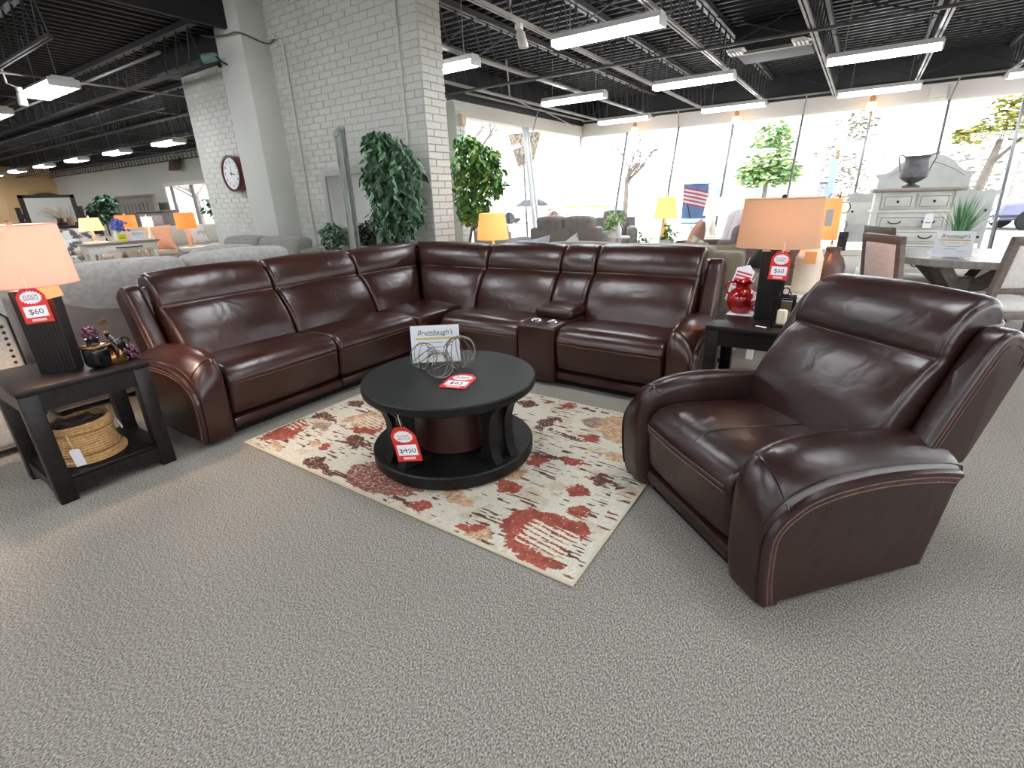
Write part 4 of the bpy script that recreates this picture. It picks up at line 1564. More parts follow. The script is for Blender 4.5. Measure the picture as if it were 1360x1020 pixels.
# ------------------------------------------------------------------ things on the right table
red = M('red_glaze', (150, 14, 22), .14, coat=.5)
pt = thing('pitcher', 'round glossy red ceramic pitcher on the right end table', 'pitcher', (-.545, 3.47, .601))
MB().lathe([(.045, 0), (.06, .004), (.085, .045), (.092, .08), (.085, .115), (.06, .145), (.043, .16), (.042, .178), (.055, .2), (.062, .206), (.055, .204), (.038, .178), (.001, .15)],
           seg=32, fn=lambda p, a: (p[0], p[1], p[2] + (.006 * math.sin(5 * a) if p[2] > .19 else 0))).build('body', red, pt)
MB().tube([(-.05, -.01, .19), (-.085, -.02, .195), (-.098, -.025, .165), (-.09, -.02, .13), (-.078, -.015, .115)], [.007, .008, .008, .007, .006], 8).build('handle', red, pt)
pl_ = thing('paper_sheet', 'white paper lying under the red pitcher', 'paper', (-.535, 3.44, .601))
MB().box((-.075, -.075, 0), (.08, .08, .0012)).build('sheet', white_card, pl_, smooth=0)
pt.location.z = .6025
ln = thing('candle_lantern', 'open black iron frame lantern holding a cream candle on the right end table', 'lantern', (-.275, 3.205, .601), math.radians(8))
fr_ = MB()
for x in (-.05, .05):
    for y in (-.05, .05):
        fr_.box((x - .005, y - .005, 0), (x + .005, y + .005, .165))
for z in (.0, .158):
    for s_ in (-1, 1):
        fr_.box((-.055, s_ * .05 - .005, z), (.055, s_ * .05 + .005, z + .009))
        fr_.box((s_ * .05 - .005, -.055, z), (s_ * .05 + .005, .055, z + .009))
fr_.build('frame', iron, ln, smooth=0)
for s_ in (-1, 1):
    MB().box((-.06, s_ * .03 - .004, .166), (.06, s_ * .03 + .004, .176)).build('top_bar', iron, ln, smooth=0)
    MB().box((s_ * .03 - .004, -.075, .176), (s_ * .03 + .004, .075, .185)).build('top_bar', iron, ln, smooth=0)
MB().tube([(.0 + .02 * math.cos(a), 0, .20 + .02 * math.sin(a)) for a in [2 * PI * k / 14 for k in range(14)]], .004, 5, closed=True).build('ring', iron, ln)
MB().box((-.05, -.05, .005), (.05, .05, .011)).build('tray', iron, ln, smooth=0)
cd = thing('candle', 'short cream pillar candle inside the black lantern', 'candle', (-.275, 3.205, .613))
MB().lathe([(.026, 0), (.027, .003), (.027, .075), (.023, .08), (.001, .077)], seg=20).build('wax', M('cream_wax', (238, 224, 196), .5), cd)
MB().tube([(0, 0, .077), (.001, 0, .088)], .0012, 4).build('wick', ink, cd)
wl = thing('paper_tag', 'small white tag lying at the foot of the black lantern', 'tag', (-.365, 3.12, .6015), math.radians(-20))
MB().box((-.03, -.009, 0), (.03, .009, .0012)).build('card', white_card, wl, smooth=0)
# ------------------------------------------------------------------ foliage plants
def leafy(name, label, cat, loc, crown, n, leaf, mats, trunks, pot=None, seed=1, droop=.5, stem_m=None, core=.0):
    """crown: list of (cx,cy,cz,rx,ry,rz) relative to loc"""
    t = thing(name, label, cat, loc)
    q = random.Random(seed)
    m = MB()
    for i in range(n):
        c = crown[i % len(crown)]
        while True:
            p = Vector((q.uniform(-1, 1), q.uniform(-1, 1), q.uniform(-1, 1)))
            if core < p.length <= 1:
                break
        P = Vector((c[0] + p.x * c[3], c[1] + p.y * c[4], c[2] + p.z * c[5]))
        L = leaf * q.uniform(.7, 1.25)
        a = q.uniform(0, 2 * PI)
        d = Vector((math.cos(a), math.sin(a), -droop * q.uniform(.4, 2.2))).normalized()
        s = d.cross(Vector((0, 0, 1))).normalized()
        s = (Matrix.Rotation(q.uniform(-.9, .9), 3, d) @ s) * L * .23
        nn = d.cross(s).normalized() * L * .08
        m.add([P, P + d * L * .35 + s + nn, P + d * L, P + d * L * .35 - s + nn, P + d * L * .45], [(0, 1, 4), (1, 2, 4), (2, 3, 4), (3, 0, 4)], q.randrange(len(mats)))
    o = m.build('foliage', mats, t, smooth=0)
    o['kind'] = 'stuff'
    for tr in trunks:
        MB().tube(tr[0], tr[1], 7).build('stem', stem_m if stem_m else M('bark_brown', (122, 98, 78), .9, c2=(150, 126, 102), scale=20) if 'bark_brown' not in bpy.data.materials else bpy.data.materials['bark_brown'], t)
    if pot:
        r, h, pm = pot
        MB().lathe([(r * .75, 0), (r * .8, .01), (r, h), (r * .92, h), (r * .88, h * .85), (.001, h * .84)], seg=24).build('pot', pm, t)
    return t


g_dark = [M('ficus_leaf_dark', (46, 74, 54), .5, c2=(38, 62, 46), scale=9), M('ficus_leaf', (70, 104, 72), .45), M('ficus_leaf_pale', (112, 148, 114), .45)]
g_warm = [M('ficus_leaf_green', (52, 96, 50), .5), M('ficus_leaf_light', (92, 146, 72), .45), M('ficus_leaf_olive', (128, 152, 72), .5)]
pot_m = M('woven_planter', (96, 74, 54), .8)
leafy('ficus_tree', 'tall dark green ficus tree in front of the white brick wall', 'plant', (-4.72, 4.45, 0),
      [(-.02, 0, 1.78, .34, .28, .34), (-.1, 0, 1.55, .34, .26, .36), (.02, -.02, 1.3, .34, .28, .34), (.22, 0, 1.62, .26, .24, .40), (.0, 0, 1.08, .26, .2, .22), (-.12, 0, 2.0, .2, .18, .14), (.27, 0, 1.28, .18, .16, .26)],
      1500, .125, g_dark, [([(0, 0, .2), (.02, .01, .8), (-.02, 0, 1.3), (.05, 0, 1.8)], [.022, .02, .016, .008]), ([(.04, .02, .2), (-.03, .02, .8), (.06, 0, 1.4), (-.08, 0, 1.9)], [.018, .016, .012, .006])],
      (.17, .3, pot_m), 3, .9)
leafy('ficus_tree', 'bright green ficus tree between the white brick pillar and the left window', 'plant', (-4.66, 5.98, 0),
      [(-.02, 0, 1.85, .30, .3, .32), (-.06, 0, 1.5, .30, .3, .36), (-.02, 0, 1.22, .28, .26, .24), (.2, 0, 1.9, .24, .2, .16), (.28, .05, 1.62, .2, .2, .26), (-.1, 0, 2.1, .16, .16, .12)],
      1700, .125, g_warm, [([(-.1, 0, .2), (-.14, 0, .7), (-.06, 0, 1.0), (-.05, 0, 1.5), (0, 0, 1.9)], [.024, .022, .02, .014, .008]), ([(-.04, 0, .2), (-.02, 0, .7), (-.04, 0, 1.1), (.05, 0, 1.7)], [.02, .018, .015, .008])],
      (.17, .3, pot_m), 5, .7)

# weathered board mirror seen from the side, small wall mirror
weather = M('weathered_green_grey_wood', (158, 166, 158), .8, c2=(120, 104, 92), scale=5, stretch=(6, 6, .7), ramp=(.5, .72))
lm = thing('leaning_mirror', 'tall weathered grey-green framed panel standing edge-on beside the ficus', 'mirror', (-5.46, 4.40, 0), math.radians(-29))
MB().prism([(-.20, 0), (.20, 0), (.20, 2.16), (-.20, 2.16)], -.02, .02, 'y').build('board', weather, lm, smooth=0)
for x in (-.20, .14):
    MB().rbox((x, -.035, 0), (x + .06, .035, 2.18), .006, 1, 1).build('stile', weather, lm)
MB().rbox((-.2, -.035, 2.12), (.2, .035, 2.2), .006, 1, 1).build('rail', weather, lm)
wmr = thing('wall_mirror', 'small grey framed mirror hanging on the white brick wall behind the weathered panel', 'mirror', (-6.02, 4.885, 1.02))
mir = M('mirror_glass', (235, 238, 240), .03, metal=1)
pale = M('pale_grey_frame', (176, 174, 168), .6)
for a, b in (((-.55, -.03, -.35), (-.46, .0, .78)), ((.46, -.03, -.35), (.55, .0, .78)), ((-.46, -.03, .69), (.46, .0, .78)), ((-.46, -.03, -.35), (.46, .0, -.26))):
    MB().rbox(a, b, .008, 2, 1).build('frame_rail', pale, wmr)
MB().box((-.47, -.012, -.28), (.47, -.004, .7)).build('glass', mir, wmr, smooth=0)
leafy('bushy_plant', 'small dark bushy plant in front of the wall mirror', 'plant', (-6.1, 4.55, .62), [(0, 0, .3, .2, .16, .2)], 260, .09, g_dark, [([(0, 0, .08), (0, 0, .3)], [.01, .006])],
      (.1, .14, M('grey_pot', (110, 108, 104), .7)), 8)
tb_ = thing('console_table', 'narrow grey wooden stand under the wall mirror', 'table', (-6.05, 4.62, 0))
MB().rbox((-.55, -.2, .58), (.2, .2, .62), .006, 1, 1).build('tabletop', weather, tb_)
for x in (-.51, .13):
    for y in (-.17, .15):
        MB().box((x, y - .02, 0), (x + .05, y + .03, .58)).build('leg', weather, tb_, smooth=0)

# conduits on the brick
for nm, pts, lab in (('wall_conduit', [(-6.98, 4.88, 0.3), (-6.98, 4.88, 3.42), (-7.05, 4.87, 3.5), (-7.3, 4.87, 3.52)], 'thin white conduit running down the brick wall beside the column'),
                     ('wall_conduit', [(-4.80, 4.885, 2.0), (-4.80, 4.885, 3.66)], 'thin white conduit running down the brick wall near the corner above the ficus')):
    t = thing(nm, lab, 'conduit')
    MB().tube(pts, .014, 7).build('pipe', plaster, t)
    for z in (1.2, 2.35, 3.2):
        if z > pts[0][2]:
            MB().box((pts[0][0] - .022, pts[0][1] - .012, z - .012), (pts[0][0] + .022, pts[0][1] + .03, z + .012)).build('clip', plaster, t, smooth=0)
dc = thing('cable', 'dark cable draped across the top of the white column', 'cable')
MB().tube(smooth_poly([(-8.3, 4.5, 3.66), (-7.97, 4.47, 3.58), (-7.6, 4.47, 3.54), (-7.31, 4.48, 3.52), (-7.29, 4.85, 3.46), (-7.1, 4.87, 3.52)], 4, False), .01, 5).build('wire', M('grey_cable', (96, 90, 82), .6), dc)
sl = thing('spotlight', 'green-grey can spotlight clamped high on the white column', 'spotlight', (-7.82, 4.36, 3.30))
MB(lambda x, y, z: (-z * .9 + .1 * y, y - z * .35, x - z * .05)).lathe([(.05, 0), (.055, .02), (.06, .16), (.064, .17), (.058, .172), (.05, .1), (.001, .1)], seg=20).build('can', M('green_grey_enamel', (112, 138, 132), .4), sl)
MB().tube([(.03, 0, 0), (.06, .05, -.06), (.05, .13, -.08)], .012, 6).build('bracket', iron, sl)
MB().ball((.04, .02, -.1), (.03, .03, .035), 8, 6).build('clamp_knob', iron, sl)

# clock
ck = thing('wall_clock', 'round red-rimmed wall clock with white face on the brick beside the column', 'clock', (-8.78, 4.90, 1.86))
red_rim = M('red_clock_rim', (128, 34, 32), .35)
CX = lambda x, y, z: (x, -z, y)
MB(CX).lathe([(.27, 0), (.275, .01), (.275, .14), (.262, .15), (.245, .15), (.24, .13), (.001, .13)], seg=48).build('case', red_rim, ck)
MB(CX).lathe([(.275, .118), (.279, .12), (.279, .152), (.247, .154), (.243, .132)], seg=48, cap=False).build('bezel', M('dark_bezel', (40, 24, 28), .3), ck)
MB(CX).lathe([(.241, .131), (.241, .133), (.001, .134)], seg=48).build('dial', M('white_dial', (232, 232, 232), .35), ck)
for k in range(12):
    a = PI / 2 - 2 * PI * (k + 1) / 12
    words(str(k + 1), .075, (.185 * math.cos(a), -.136, .185 * math.sin(a)), (PI / 2, 0, 0), ink, ck, 'numeral')
for (ang, l, w) in ((80, .2, .008), (-8, .13, .011)):
    a = math.radians(ang)
    d = Vector((math.cos(a), 0, math.sin(a)))
    s = Vector((-d.z, 0, d.x)) * w
    MB().add([Vector((0, -.139, 0)) - s - d * .04, Vector((0, -.139, 0)) + s - d * .04, Vector((0, -.139, 0)) + d * l + s * .4, Vector((0, -.139, 0)) + d * l - s * .4], [(0, 1, 2, 3)]).build('hand', ink, ck, smooth=0)


# ------------------------------------------------------------------ sofas of the showroom
def sofa(name, label, cat, loc, rz, W, D, H, n, fab, arm_h=.62, arm_w=.2, seat_h=.46, back_t=.22, panel=None, arm_m=None, backs=True, base_m=None, backlow=.0, group=None, seats=True):
    """local: seats face -y, origin at floor centre"""
    t = thing(name, label, cat, loc, rz, group)
    arm_m = arm_m or fab
    base_m = base_m or fab
    MB().rbox((-W / 2 + .02, -D / 2 + .04, .04), (W / 2 - .02, D / 2 - .02, seat_h - .15), .03, 2, 2).build('base', base_m, t)
    for x in (-W / 2 + .06, W / 2 - .12):
        for y in (-D / 2 + .06, D / 2 - .12):
            MB().box((x, y, 0), (x + .06, y + .06, .05)).build('foot', dark_gap, t, smooth=0)
    for sx in (-1, 1):
        a, b = sorted((sx * W / 2, sx * (W / 2 - arm_w)))
        MB().rbox((a, -D / 2, .05), (b, D / 2 - .06, arm_h), .06, 4, 3, (.012, .0, .02)).build('arm', arm_m, t)
    MB().rbox((-W / 2 + .01, D / 2 - back_t, .06), (W / 2 - .01, D / 2, H - .13 - backlow), .04, 3, 4, (0, .01, 0)).build('back_panel', panel or fab, t)
    iw = (W - 2 * arm_w) / n
    for k in range(n):
        x0 = -W / 2 + arm_w + k * iw
        if seats:
            MB().rbox((x0 + .005, -D / 2 + .0, seat_h - .16), (x0 + iw - .005, D / 2 - back_t - .02, seat_h), .05, 4, 4, (0, .01, .025)).build('seat_cushion', fab, t)
        if backs:
            MB().rbox((x0 + .004, D / 2 - back_t - .14, seat_h - .02), (x0 + iw - .004, D / 2 - .06, H), .07, 4, 5, (0, .03, .03),
                      warp=lambda w, D=D: (w.x, w.y + (w.z - .45) * .16, w.z)).build('back_cushion', fab, t)
    return t


def pillow(label, loc, rz, tilt, m, s=.45, th=.15, group=None, rot=0.0, rx=0.0):
    t = thing('throw_pillow', label, 'pillow', loc, rz, group)
    t.rotation_euler = (Matrix.Rotation(rz, 3, 'Z') @ Matrix.Rotation(-tilt, 3, 'X') @ Matrix.Rotation(rot, 3, 'Y')).to_euler()
    h = s / 2

    def wp(w):
        k = max(0, 1 - (w.x / h) ** 2) * max(0, 1 - (w.z / h) ** 2)
        pinch = 1 - .10 * (1 - (w.x / h) ** 2) * (abs(w.z) / h) - .0
        pin2 = 1 - .10 * (1 - (w.z / h) ** 2) * (abs(w.x) / h)
        return (w.x * pin2, w.y * (.12 + .88 * k ** .55), w.z * pinch)
    MB().rbox((-h, -th / 2, -h), (h, th / 2, h), .03, 2, 9, warp=wp).build('cushion', m, t)
    MB().tube([wp(Vector((a, 0, b))) for a, b in [(-h + s * k / 8, -h) for k in range(8)] + [(h, -h + s * k / 8) for k in range(8)] + [(h - s * k / 8, h) for k in range(8)] + [(-h, h - s * k / 8) for k in range(8)]], .006, 5, closed=True).build('piping', m, t)
    return t


gl = M('light_grey_chenille', (168, 165, 160), .95, c2=(150, 147, 143), scale=30, sheen=.2)
tp = M('taupe_suede', (128, 118, 113), .9, c2=(116, 106, 102), scale=6, sheen=.2)
gm = M('mid_grey_chenille', (146, 144, 138), .95, c2=(128, 126, 121), scale=30, sheen=.2)
ch = M('charcoal_leatherette', (52, 54, 58), .5)
creamf = M('cream_tweed', (206, 200, 188), .95, c2=(188, 182, 170), scale=50)
gtaupe = M('grey_taupe_chenille', (128, 120, 116), .9, c2=(108, 101, 98), scale=9, sheen=.3)
olive = M('olive_taupe_velvet', (112, 104, 84), .85, c2=(96, 88, 72), scale=8, sheen=.3)

# grey sofa back to back with the left run (faces -X)
sofa('grey_sofa', 'light grey sofa with taupe back panel standing behind the left run of the sectional', 'sofa', (-4.84, 1.87, 0), -PI / 2, 2.2, .95, .985, 2, gl, panel=tp, arm_h=.6)
# nailhead chair at far left behind the lamp
nc = sofa('nailhead_armchair', 'pale grey linen chair with black nailhead trim at the left edge behind the end table', 'armchair', (-4.25, .38, 0), -PI / 2, .62, .66, .93, 1, M('pale_grey_linen', (172, 170, 163), .95, c2=(158, 156, 150), scale=50), arm_h=.66, arm_w=.12, back_t=.14, backs=False, backlow=-.12)
for k in range(14):
    MB().ball((-.25, .335, .30 + .035 * k), .009, 8, 6).build('nail', iron, nc)
MB().tube([(-.29, .335, .2), (-.285, .337, .8), (-.2, .337, .9), (.25, .337, .91), (.29, .335, .85)], .006, 5).build('piping', dark_gap, nc)

# two dark blocks and grey loveseat in front of the column
for i, (x, y, w, lab) in enumerate(((-8.9, 3.28, .75, 'dark charcoal ottoman behind the grey sofa, nearer the white console table'), (-9.3, 4.15, .55, 'two-tone charcoal ottoman with rounded top behind the grey sofa, nearer the column'))):
    t = thing('ottoman', lab, 'ottoman', (x, y, 0), math.radians(-20))
    MB().rbox((-w / 2, -w / 2, .05), (w / 2, w / 2, .64), .09, 5, 4, (.02, .02, .03)).build('body', ch, t)
    MB().rbox((-w / 2 + .02, w / 2 - .03, .06), (w / 2 - .02, w / 2 + .02, .58), .03, 3, 2).build('side_panel', gm, t)
    for sx in (-1, 1):
        for sy in (-1, 1):
            MB().box((sx * w * .38 - .025, sy * w * .38 - .025, 0), (sx * w * .38 + .025, sy * w * .38 + .025, .06)).build('foot', dark_gap, t, smooth=0)
ls = sofa('grey_loveseat', 'mid grey two-seat recliner sofa in front of the white column', 'sofa', (-6.85, 3.68, 0), math.radians(3), 2.06, .95, .93, 2, gm, arm_h=.64)
sofa('light_grey_armchair', 'light grey chair back showing between the grey sofa and the grey loveseat', 'armchair', (-5.78, 2.72, 0), -PI / 2, .84, .85, .95, 1, gl, arm_h=.6, arm_w=.1)
wtg = thing('paper_tag', 'white tag hanging on the right end of the grey loveseat', 'tag', (-5.97, 3.40, .80))
wtg.rotation_euler = face(1, -.8)
MB().box((-.06, -.06, -.001), (.06, .06, .001)).build('card', white_card, wtg, smooth=0)
MB().tube([(0, .06, 0), (.0, .085, -.05)], .002, 4).build('string', white_card, wtg)

# cream sectional further back
sofa('cream_sofa', 'cream tweed sofa with pillows near the far-room window', 'sofa', (-14.0, 6.1, 0), PI / 2, 3.0, 1.0, .92, 3, creamf, arm_h=.66)
peach = M('peach_stripe_fabric', (226, 178, 146), .9, c2=(214, 166, 136), scale=20)
floral = M('pale_floral_fabric', (214, 210, 204), .9, c2=(176, 172, 166), scale=9, ramp=(.5, .6))
pillow('peach orange pillow on the cream sofa beside the white console', (-13.62, 5.35, .72), math.radians(70), .35, peach, .58)
pillow('pale floral pillow on the cream sofa behind the orange lamp', (-13.75, 6.25, .72), PI / 2, .3, floral, .5)
pillow('second pale pillow on the cream sofa, next to the grey loveseat', (-13.75, 6.95, .70), PI / 2, .3, M('pale_beige_fabric', (204, 198, 184), .9), .46)
# white console with turned legs
wc = thing('console_table', 'white sofa table with dark top, drawer and turned legs carrying blue flowers', 'console table', (-11.8, 3.93, 0), PI / 2)
wpnt = M('chalk_white_paint', (222, 218, 208), .6)
MB().rbox((-.62, -.22, .755), (.62, .22, .785), .008, 2, 1).build('tabletop', M('grey_washed_top', (140, 136, 130), .5), wc)
MB().rbox((-.57, -.18, .60), (.57, .18, .755), .005, 1, 1).build('apron', wpnt, wc)
dr = MB().rbox((-.28, -.192, .625), (.45, -.178, .74), .004, 1, 1).build('drawer', wpnt, wc)
MB().tube([(-.14, -.195, .69), (-.12, -.215, .685), (.0, -.218, .68), (.28, -.218, .68), (.30, -.195, .69)], .010, 6).build('handle', iron, dr)
for x in (-.52, .52):
    for y in (-.14, .14):
        MB().lathe([(.03, 0), (.04, .03), (.03, .07), (.05, .16), (.055, .24), (.03, .30), (.045, .34), (.03, .38), (.04, .5), (.05, .60), (.001, .60)], (x, y, 0), 14).build('leg', wpnt, wc)
MB().box((-.55, -.16, .1), (.55, .16, .13)).build('shelf', wpnt, wc, smooth=0)
fl = thing('flower_vase', 'bunch of blue hydrangea flowers in a white vase on the white console', 'flowers', (-11.75, 3.92, .787))
MB().lathe([(.05, 0), (.07, .03), (.075, .1), (.05, .17), (.055, .2), (.001, .18)], seg=18).build('vase', fixture_m, fl)
fb = MB()
q_ = random.Random(4)
for k in range(70):
    a, r = q_.uniform(0, 2 * PI), q_.uniform(0, .16)
    fb.ball((r * math.cos(a), r * math.sin(a) + .05, .30 + q_.uniform(-.08, .1) - r * .3), q_.uniform(.02, .035), 5, 4)
fb.build('blooms', M('hydrangea_blue', (84, 96, 178), .8, c2=(120, 130, 200), scale=30), fl)['kind'] = 'stuff'
yc = thing('price_card', 'yellow price card standing on the white console under the flowers', 'price card', (-11.58, 3.93, .787), math.radians(80))
MB().prism([(-.07, 0), (.07, 0), (.07, .15), (-.07, .15)], -.003, .003, 'y').build('card', M('acid_yellow_card', (214, 208, 62), .6), yc, smooth=0)
MB().box((-.05, -.004, .06), (.05, -.003, .075)).build('text_line', ink, yc, smooth=0)
MB().box((-.05, -.004, .1), (.05, -.003, .11)).build('text_line', ink, yc, smooth=0)
sign_stand('white store sign on the white console table in the far room', (-11.62, 4.22, .787), math.radians(82), .26, .17, .15)

# toile chairs
toile = M('black_and_white_toile', (206, 204, 198), .9, c2=(88, 88, 88), scale=5.5, ramp=(.50, .56), detail=6)
sofa('toile_sofa', 'sofa in black and white floral toile behind the white console', 'sofa', (-13.9, 3.3, 0), PI / 2, 2.4, .95, .98, 2, toile)
pillow('small toile pillow lying on the floral sofa, left of the console', (-13.75, 3.75, .66), PI / 2, .5, toile, .38)


# small lamps of the far room and elsewhere
def small_lamp(label, loc, shade_c, emit_c, es, r0, r1, hs, zb, base_c, power, col=(1, .68, .38), sy=1.0, basek=1.0):
    t = thing('table_lamp', label, 'lamp', loc)
    bm2 = M('lamp_base_paint', base_c, .5)
    k = basek
    MB().lathe([(.075 * k, 0), (.08 * k, .015), (.03 * k, .03), (.05 * k, zb * .25), (.062 * k, zb * .4), (.03 * k, zb * .65), (.02, zb * .8), (.012, zb), (.012, zb + .05), (.001, zb + .05)], seg=18).build('lamp_base', bm2, t)
    drum_shade(t, r0, r1, zb, zb + hs, shade_mat('lamp_shade_cloth', shade_c, emit_c, es), sy, 28)
    MB().ball((0, 0, zb + hs + .025), (.015, .015, .025), 8, 6).build('finial', bm2, t)
    if power:
        light('bulb_light', (0, 0, zb + hs * .5), power * LAMP_W, col, .04, t)
    return t


def side_table(label, loc, r, h, m, cat='side table'):
    t = thing('side_table', label, cat, loc)
    MB().lathe([(r, h - .03), (r + .005, h - .015), (r, h), (.001, h)], seg=28).build('tabletop', m, t)
    MB().lathe([(r * .6, 0), (r * .6, .025), (.04, .05), (.03, h * .5), (.05, h - .03)], seg=18).build('pedestal', m, t)
    return t


or_c, or_e = (232, 160, 104), (255, 150, 66)
side_table('low round table holding the orange lamp by the cream sofa', (-12.5, 5.52, 0), .26, .52, wpnt)
small_lamp('lamp with orange drum shade and pink base in front of the cream sofa', (-12.5, 5.52, .522), or_c, or_e, .75, .20, .195, .33, .40, (222, 178, 152), 9)
side_table('low round table behind the white console holding the pale yellow lamp', (-12.3, 3.72, 0), .2, .783, wpnt)
small_lamp('lamp with pale yellow shade behind the white console, left of the flowers', (-12.3, 3.72, .785), (250, 226, 186), (255, 220, 170), .6, .20, .15, .23, .21, (210, 200, 184), 6, basek=.7)
side_table('low round table behind the white console holding two lamps', (-13.1, 4.75, 0), .32, .62, wpnt)
small_lamp('lamp with orange drum shade in the far room, right of the blue flowers', (-13.22, 4.64, .622), or_c, or_e, .75, .19, .185, .26, .36, (214, 208, 196), 6)
small_lamp('lamp with white shade and turned base just right of the far orange lamp', (-12.98, 4.95, .622), (250, 246, 236), (255, 240, 214), .8, .10, .10, .2, .37, (226, 222, 212), 3)

# dresser with mirror
dkw = M('dark_espresso_panel', (48, 40, 40), .5)
dd = thing('dresser', 'dark dresser with a large framed mirror at the far left', 'dresser', (-19.2, 5.05, 0), PI / 2)
MB().rbox((-.95, -.25, .08), (.95, .25, .94), .01, 2, 1).build('body', dkw, dd)
MB().rbox((-.98, -.27, .94), (.98, .27, .98), .008, 2, 1).build('dresser_top', dkw, dd)
for r in range(3):
    for c in range(2):
        o = MB().rbox((-.92 + c * .93, -.27, .12 + r * .27), (-.01 + c * .93, -.25, .36 + r * .27), .006, 1, 1).build('drawer', dkw, dd)
        MB().ball((-.46 + c * .93, -.285, .24 + r * .27), .018, 8, 6).build('knob', iron, o)
fm = MB()
for a, b in (((-.62, .12, .98), (-.52, .2, 1.82)), ((.52, .12, .98), (.62, .2, 1.82)), ((-.62, .12, 1.74), (.62, .2, 1.82)), ((-.62, .12, .98), (.62, .2, 1.06))):
    fm.box(a, b)
fm.prism(smooth_poly([(-.28, 1.82), (-.12, 1.87), (.12, 1.87), (.28, 1.82)], 3, False), .12, .2, 'y')
fo = fm.build('mirror_frame', dkw, dd, smooth=0)
MB().box((-.53, .15, 1.05), (.53, .16, 1.75)).build('mirror_glass', mir, fo, smooth=0)
for sx in (-1, 1):
    MB().box((sx * .7 - .05, .16, .98), (sx * .7 + .05, .24, 1.5)).build('mirror_post', dkw, dd, smooth=0)
bt = thing('flower_pot', 'tan pot of dried stems standing in front of the dresser mirror', 'ornament', (-18.95, 5.3, .982))
MB().lathe([(.07, 0), (.1, .1), (.085, .17), (.1, .19), (.001, .17)], seg=18).build('pot', M('tan_pot', (168, 132, 116), .7), bt)
bs = MB()
for k in range(16):
    a = k * 2.4
    bs.tube([(0, 0, .15), (.08 * math.cos(a), .16 * math.sin(a) - .1, .3 + .1 * math.sin(k)), (.12 * math.cos(a), .3 * math.sin(a) - .2, .42 + .1 * math.cos(k))], .006, 4)
bs.build('dried_stems', M('straw_stems', (196, 172, 136), .9), bt)['kind'] = 'stuff'
leafy('bushy_plant', 'large dark green bushy plant between the dresser and the panelled headboard', 'plant', (-20.2, 6.55, 0), [(-.05, 0, 1.4, .42, .42, .28), (.1, .1, 1.65, .3, .3, .22), (0, -.1, 1.2, .36, .36, .2)], 650, .2, g_dark,
      [([(0, 0, .3), (0, 0, 1.4)], [.03, .02])], (.22, .5, dkw), 21)
hb = thing('headboard', 'weathered grey panelled headboard against the far-room back wall', 'headboard', (-25.8, 9.6, 0))
hg = M('weathered_grey_oak', (132, 124, 114), .8, c2=(108, 100, 92), scale=6, stretch=(8, 8, 1))
MB().rbox((-1.75, -.06, 0), (1.75, .06, 1.85), .02, 2, 1).build('panel', hg, hb)
MB().rbox((-1.85, -.1, 1.82), (1.85, .1, 1.92), .02, 2, 1).build('top_rail', hg, hb)
for sx in (-1, 1):
    MB().rbox((sx * 1.78 - .1, -.1, 0), (sx * 1.78 + .1, .1, 1.8), .02, 2, 1).build('post', hg, hb)
for k in range(7):
    MB().rbox((-1.3 + k * .38, -.09, .9), (-1.0 + k * .38, -.05, 1.6), .01, 1, 1).build('slat', hg, hb)
ca = thing('cabinet', 'pinkish grey panelled cabinet side between headboard and far window', 'cabinet', (-23.0, 9.2, 0))
MB().rbox((-1.2, -.25, 0), (1.2, .25, 1.24), .01, 1, 1).build('body', hg, ca)
MB().rbox((-1.25, -.3, 1.24), (1.25, .3, 1.3), .01, 1, 1).build('cabinet_top', hg, ca)
MB().rbox((-1.0, -.27, .4), (1.0, -.25, 1.12), .005, 1, 1).build('panel', M('pinkish_grey_panel', (176, 160, 156), .7), ca)
sofa('dark_sofa', 'low dark grey sofa under the far-room window', 'sofa', (-19.4, 8.5, 0), 0, 4.2, 1.0, .78, 3, M('dark_grey_weave', (78, 76, 76), .9), arm_h=.6)
leafy('bushy_plant', 'green plant peeking past the clock wall in front of the far window', 'plant', (-16.9, 8.4, 0), [(0, 0, 1.35, .38, .3, .4), (.1, 0, .75, .3, .3, .18)], 260, .2, g_dark, [([(0, 0, .2), (0, 0, 1.2)], [.02, .015])], (.18, .35, wpnt), 31)
va = thing('vanity_shelf', 'dark wall shelf with pale ornaments at the far left', 'shelf', (-30, 6.8, 0), PI / 2)
MB().rbox((-.55, -.2, 0), (.75, .2, .98), .01, 1, 1).build('body', dkw, va)
vf = MB()
for a, b in (((-.05, -.1, .98), (.0, .1, 1.3)), ((.6, -.1, .98), (.65, .1, 1.3)), ((-.05, -.1, 1.25), (.65, .1, 1.31)), ((-.05, .08, .98), (.65, .1, 1.3))):
    vf.box(a, b)
vf.build('frame', dkw, va, smooth=0)
for k in range(5):
    MB().ball((.05 + k * .11, -.05, 1.05 + .03 * (k % 2)), .06, 8, 6).build('ornament', creamf, va)
dr_ = MB().box((-37.99, 9.2, 0), (-37.93, 10.15, 2.48))
structure(dr_.build('door_1', M('tan_door', (206, 168, 116), .7), smooth=0))
spk = thing('wall_speaker', 'small brown speaker hung high on the far-room back wall', 'speaker', (-22.8, 10.2, 2.95))
MB().rbox((-.2, -.15, -.2), (.2, .15, .2), .02, 2, 1, warp=lambda w: (w.x, w.y + w.z * .3, w.z)).build('case', M('brown_case', (92, 66, 54), .6), spk)
MB().tube([(0, .1, 0), (-.1, .3, .3)], .03, 6).build('bracket', iron, spk)
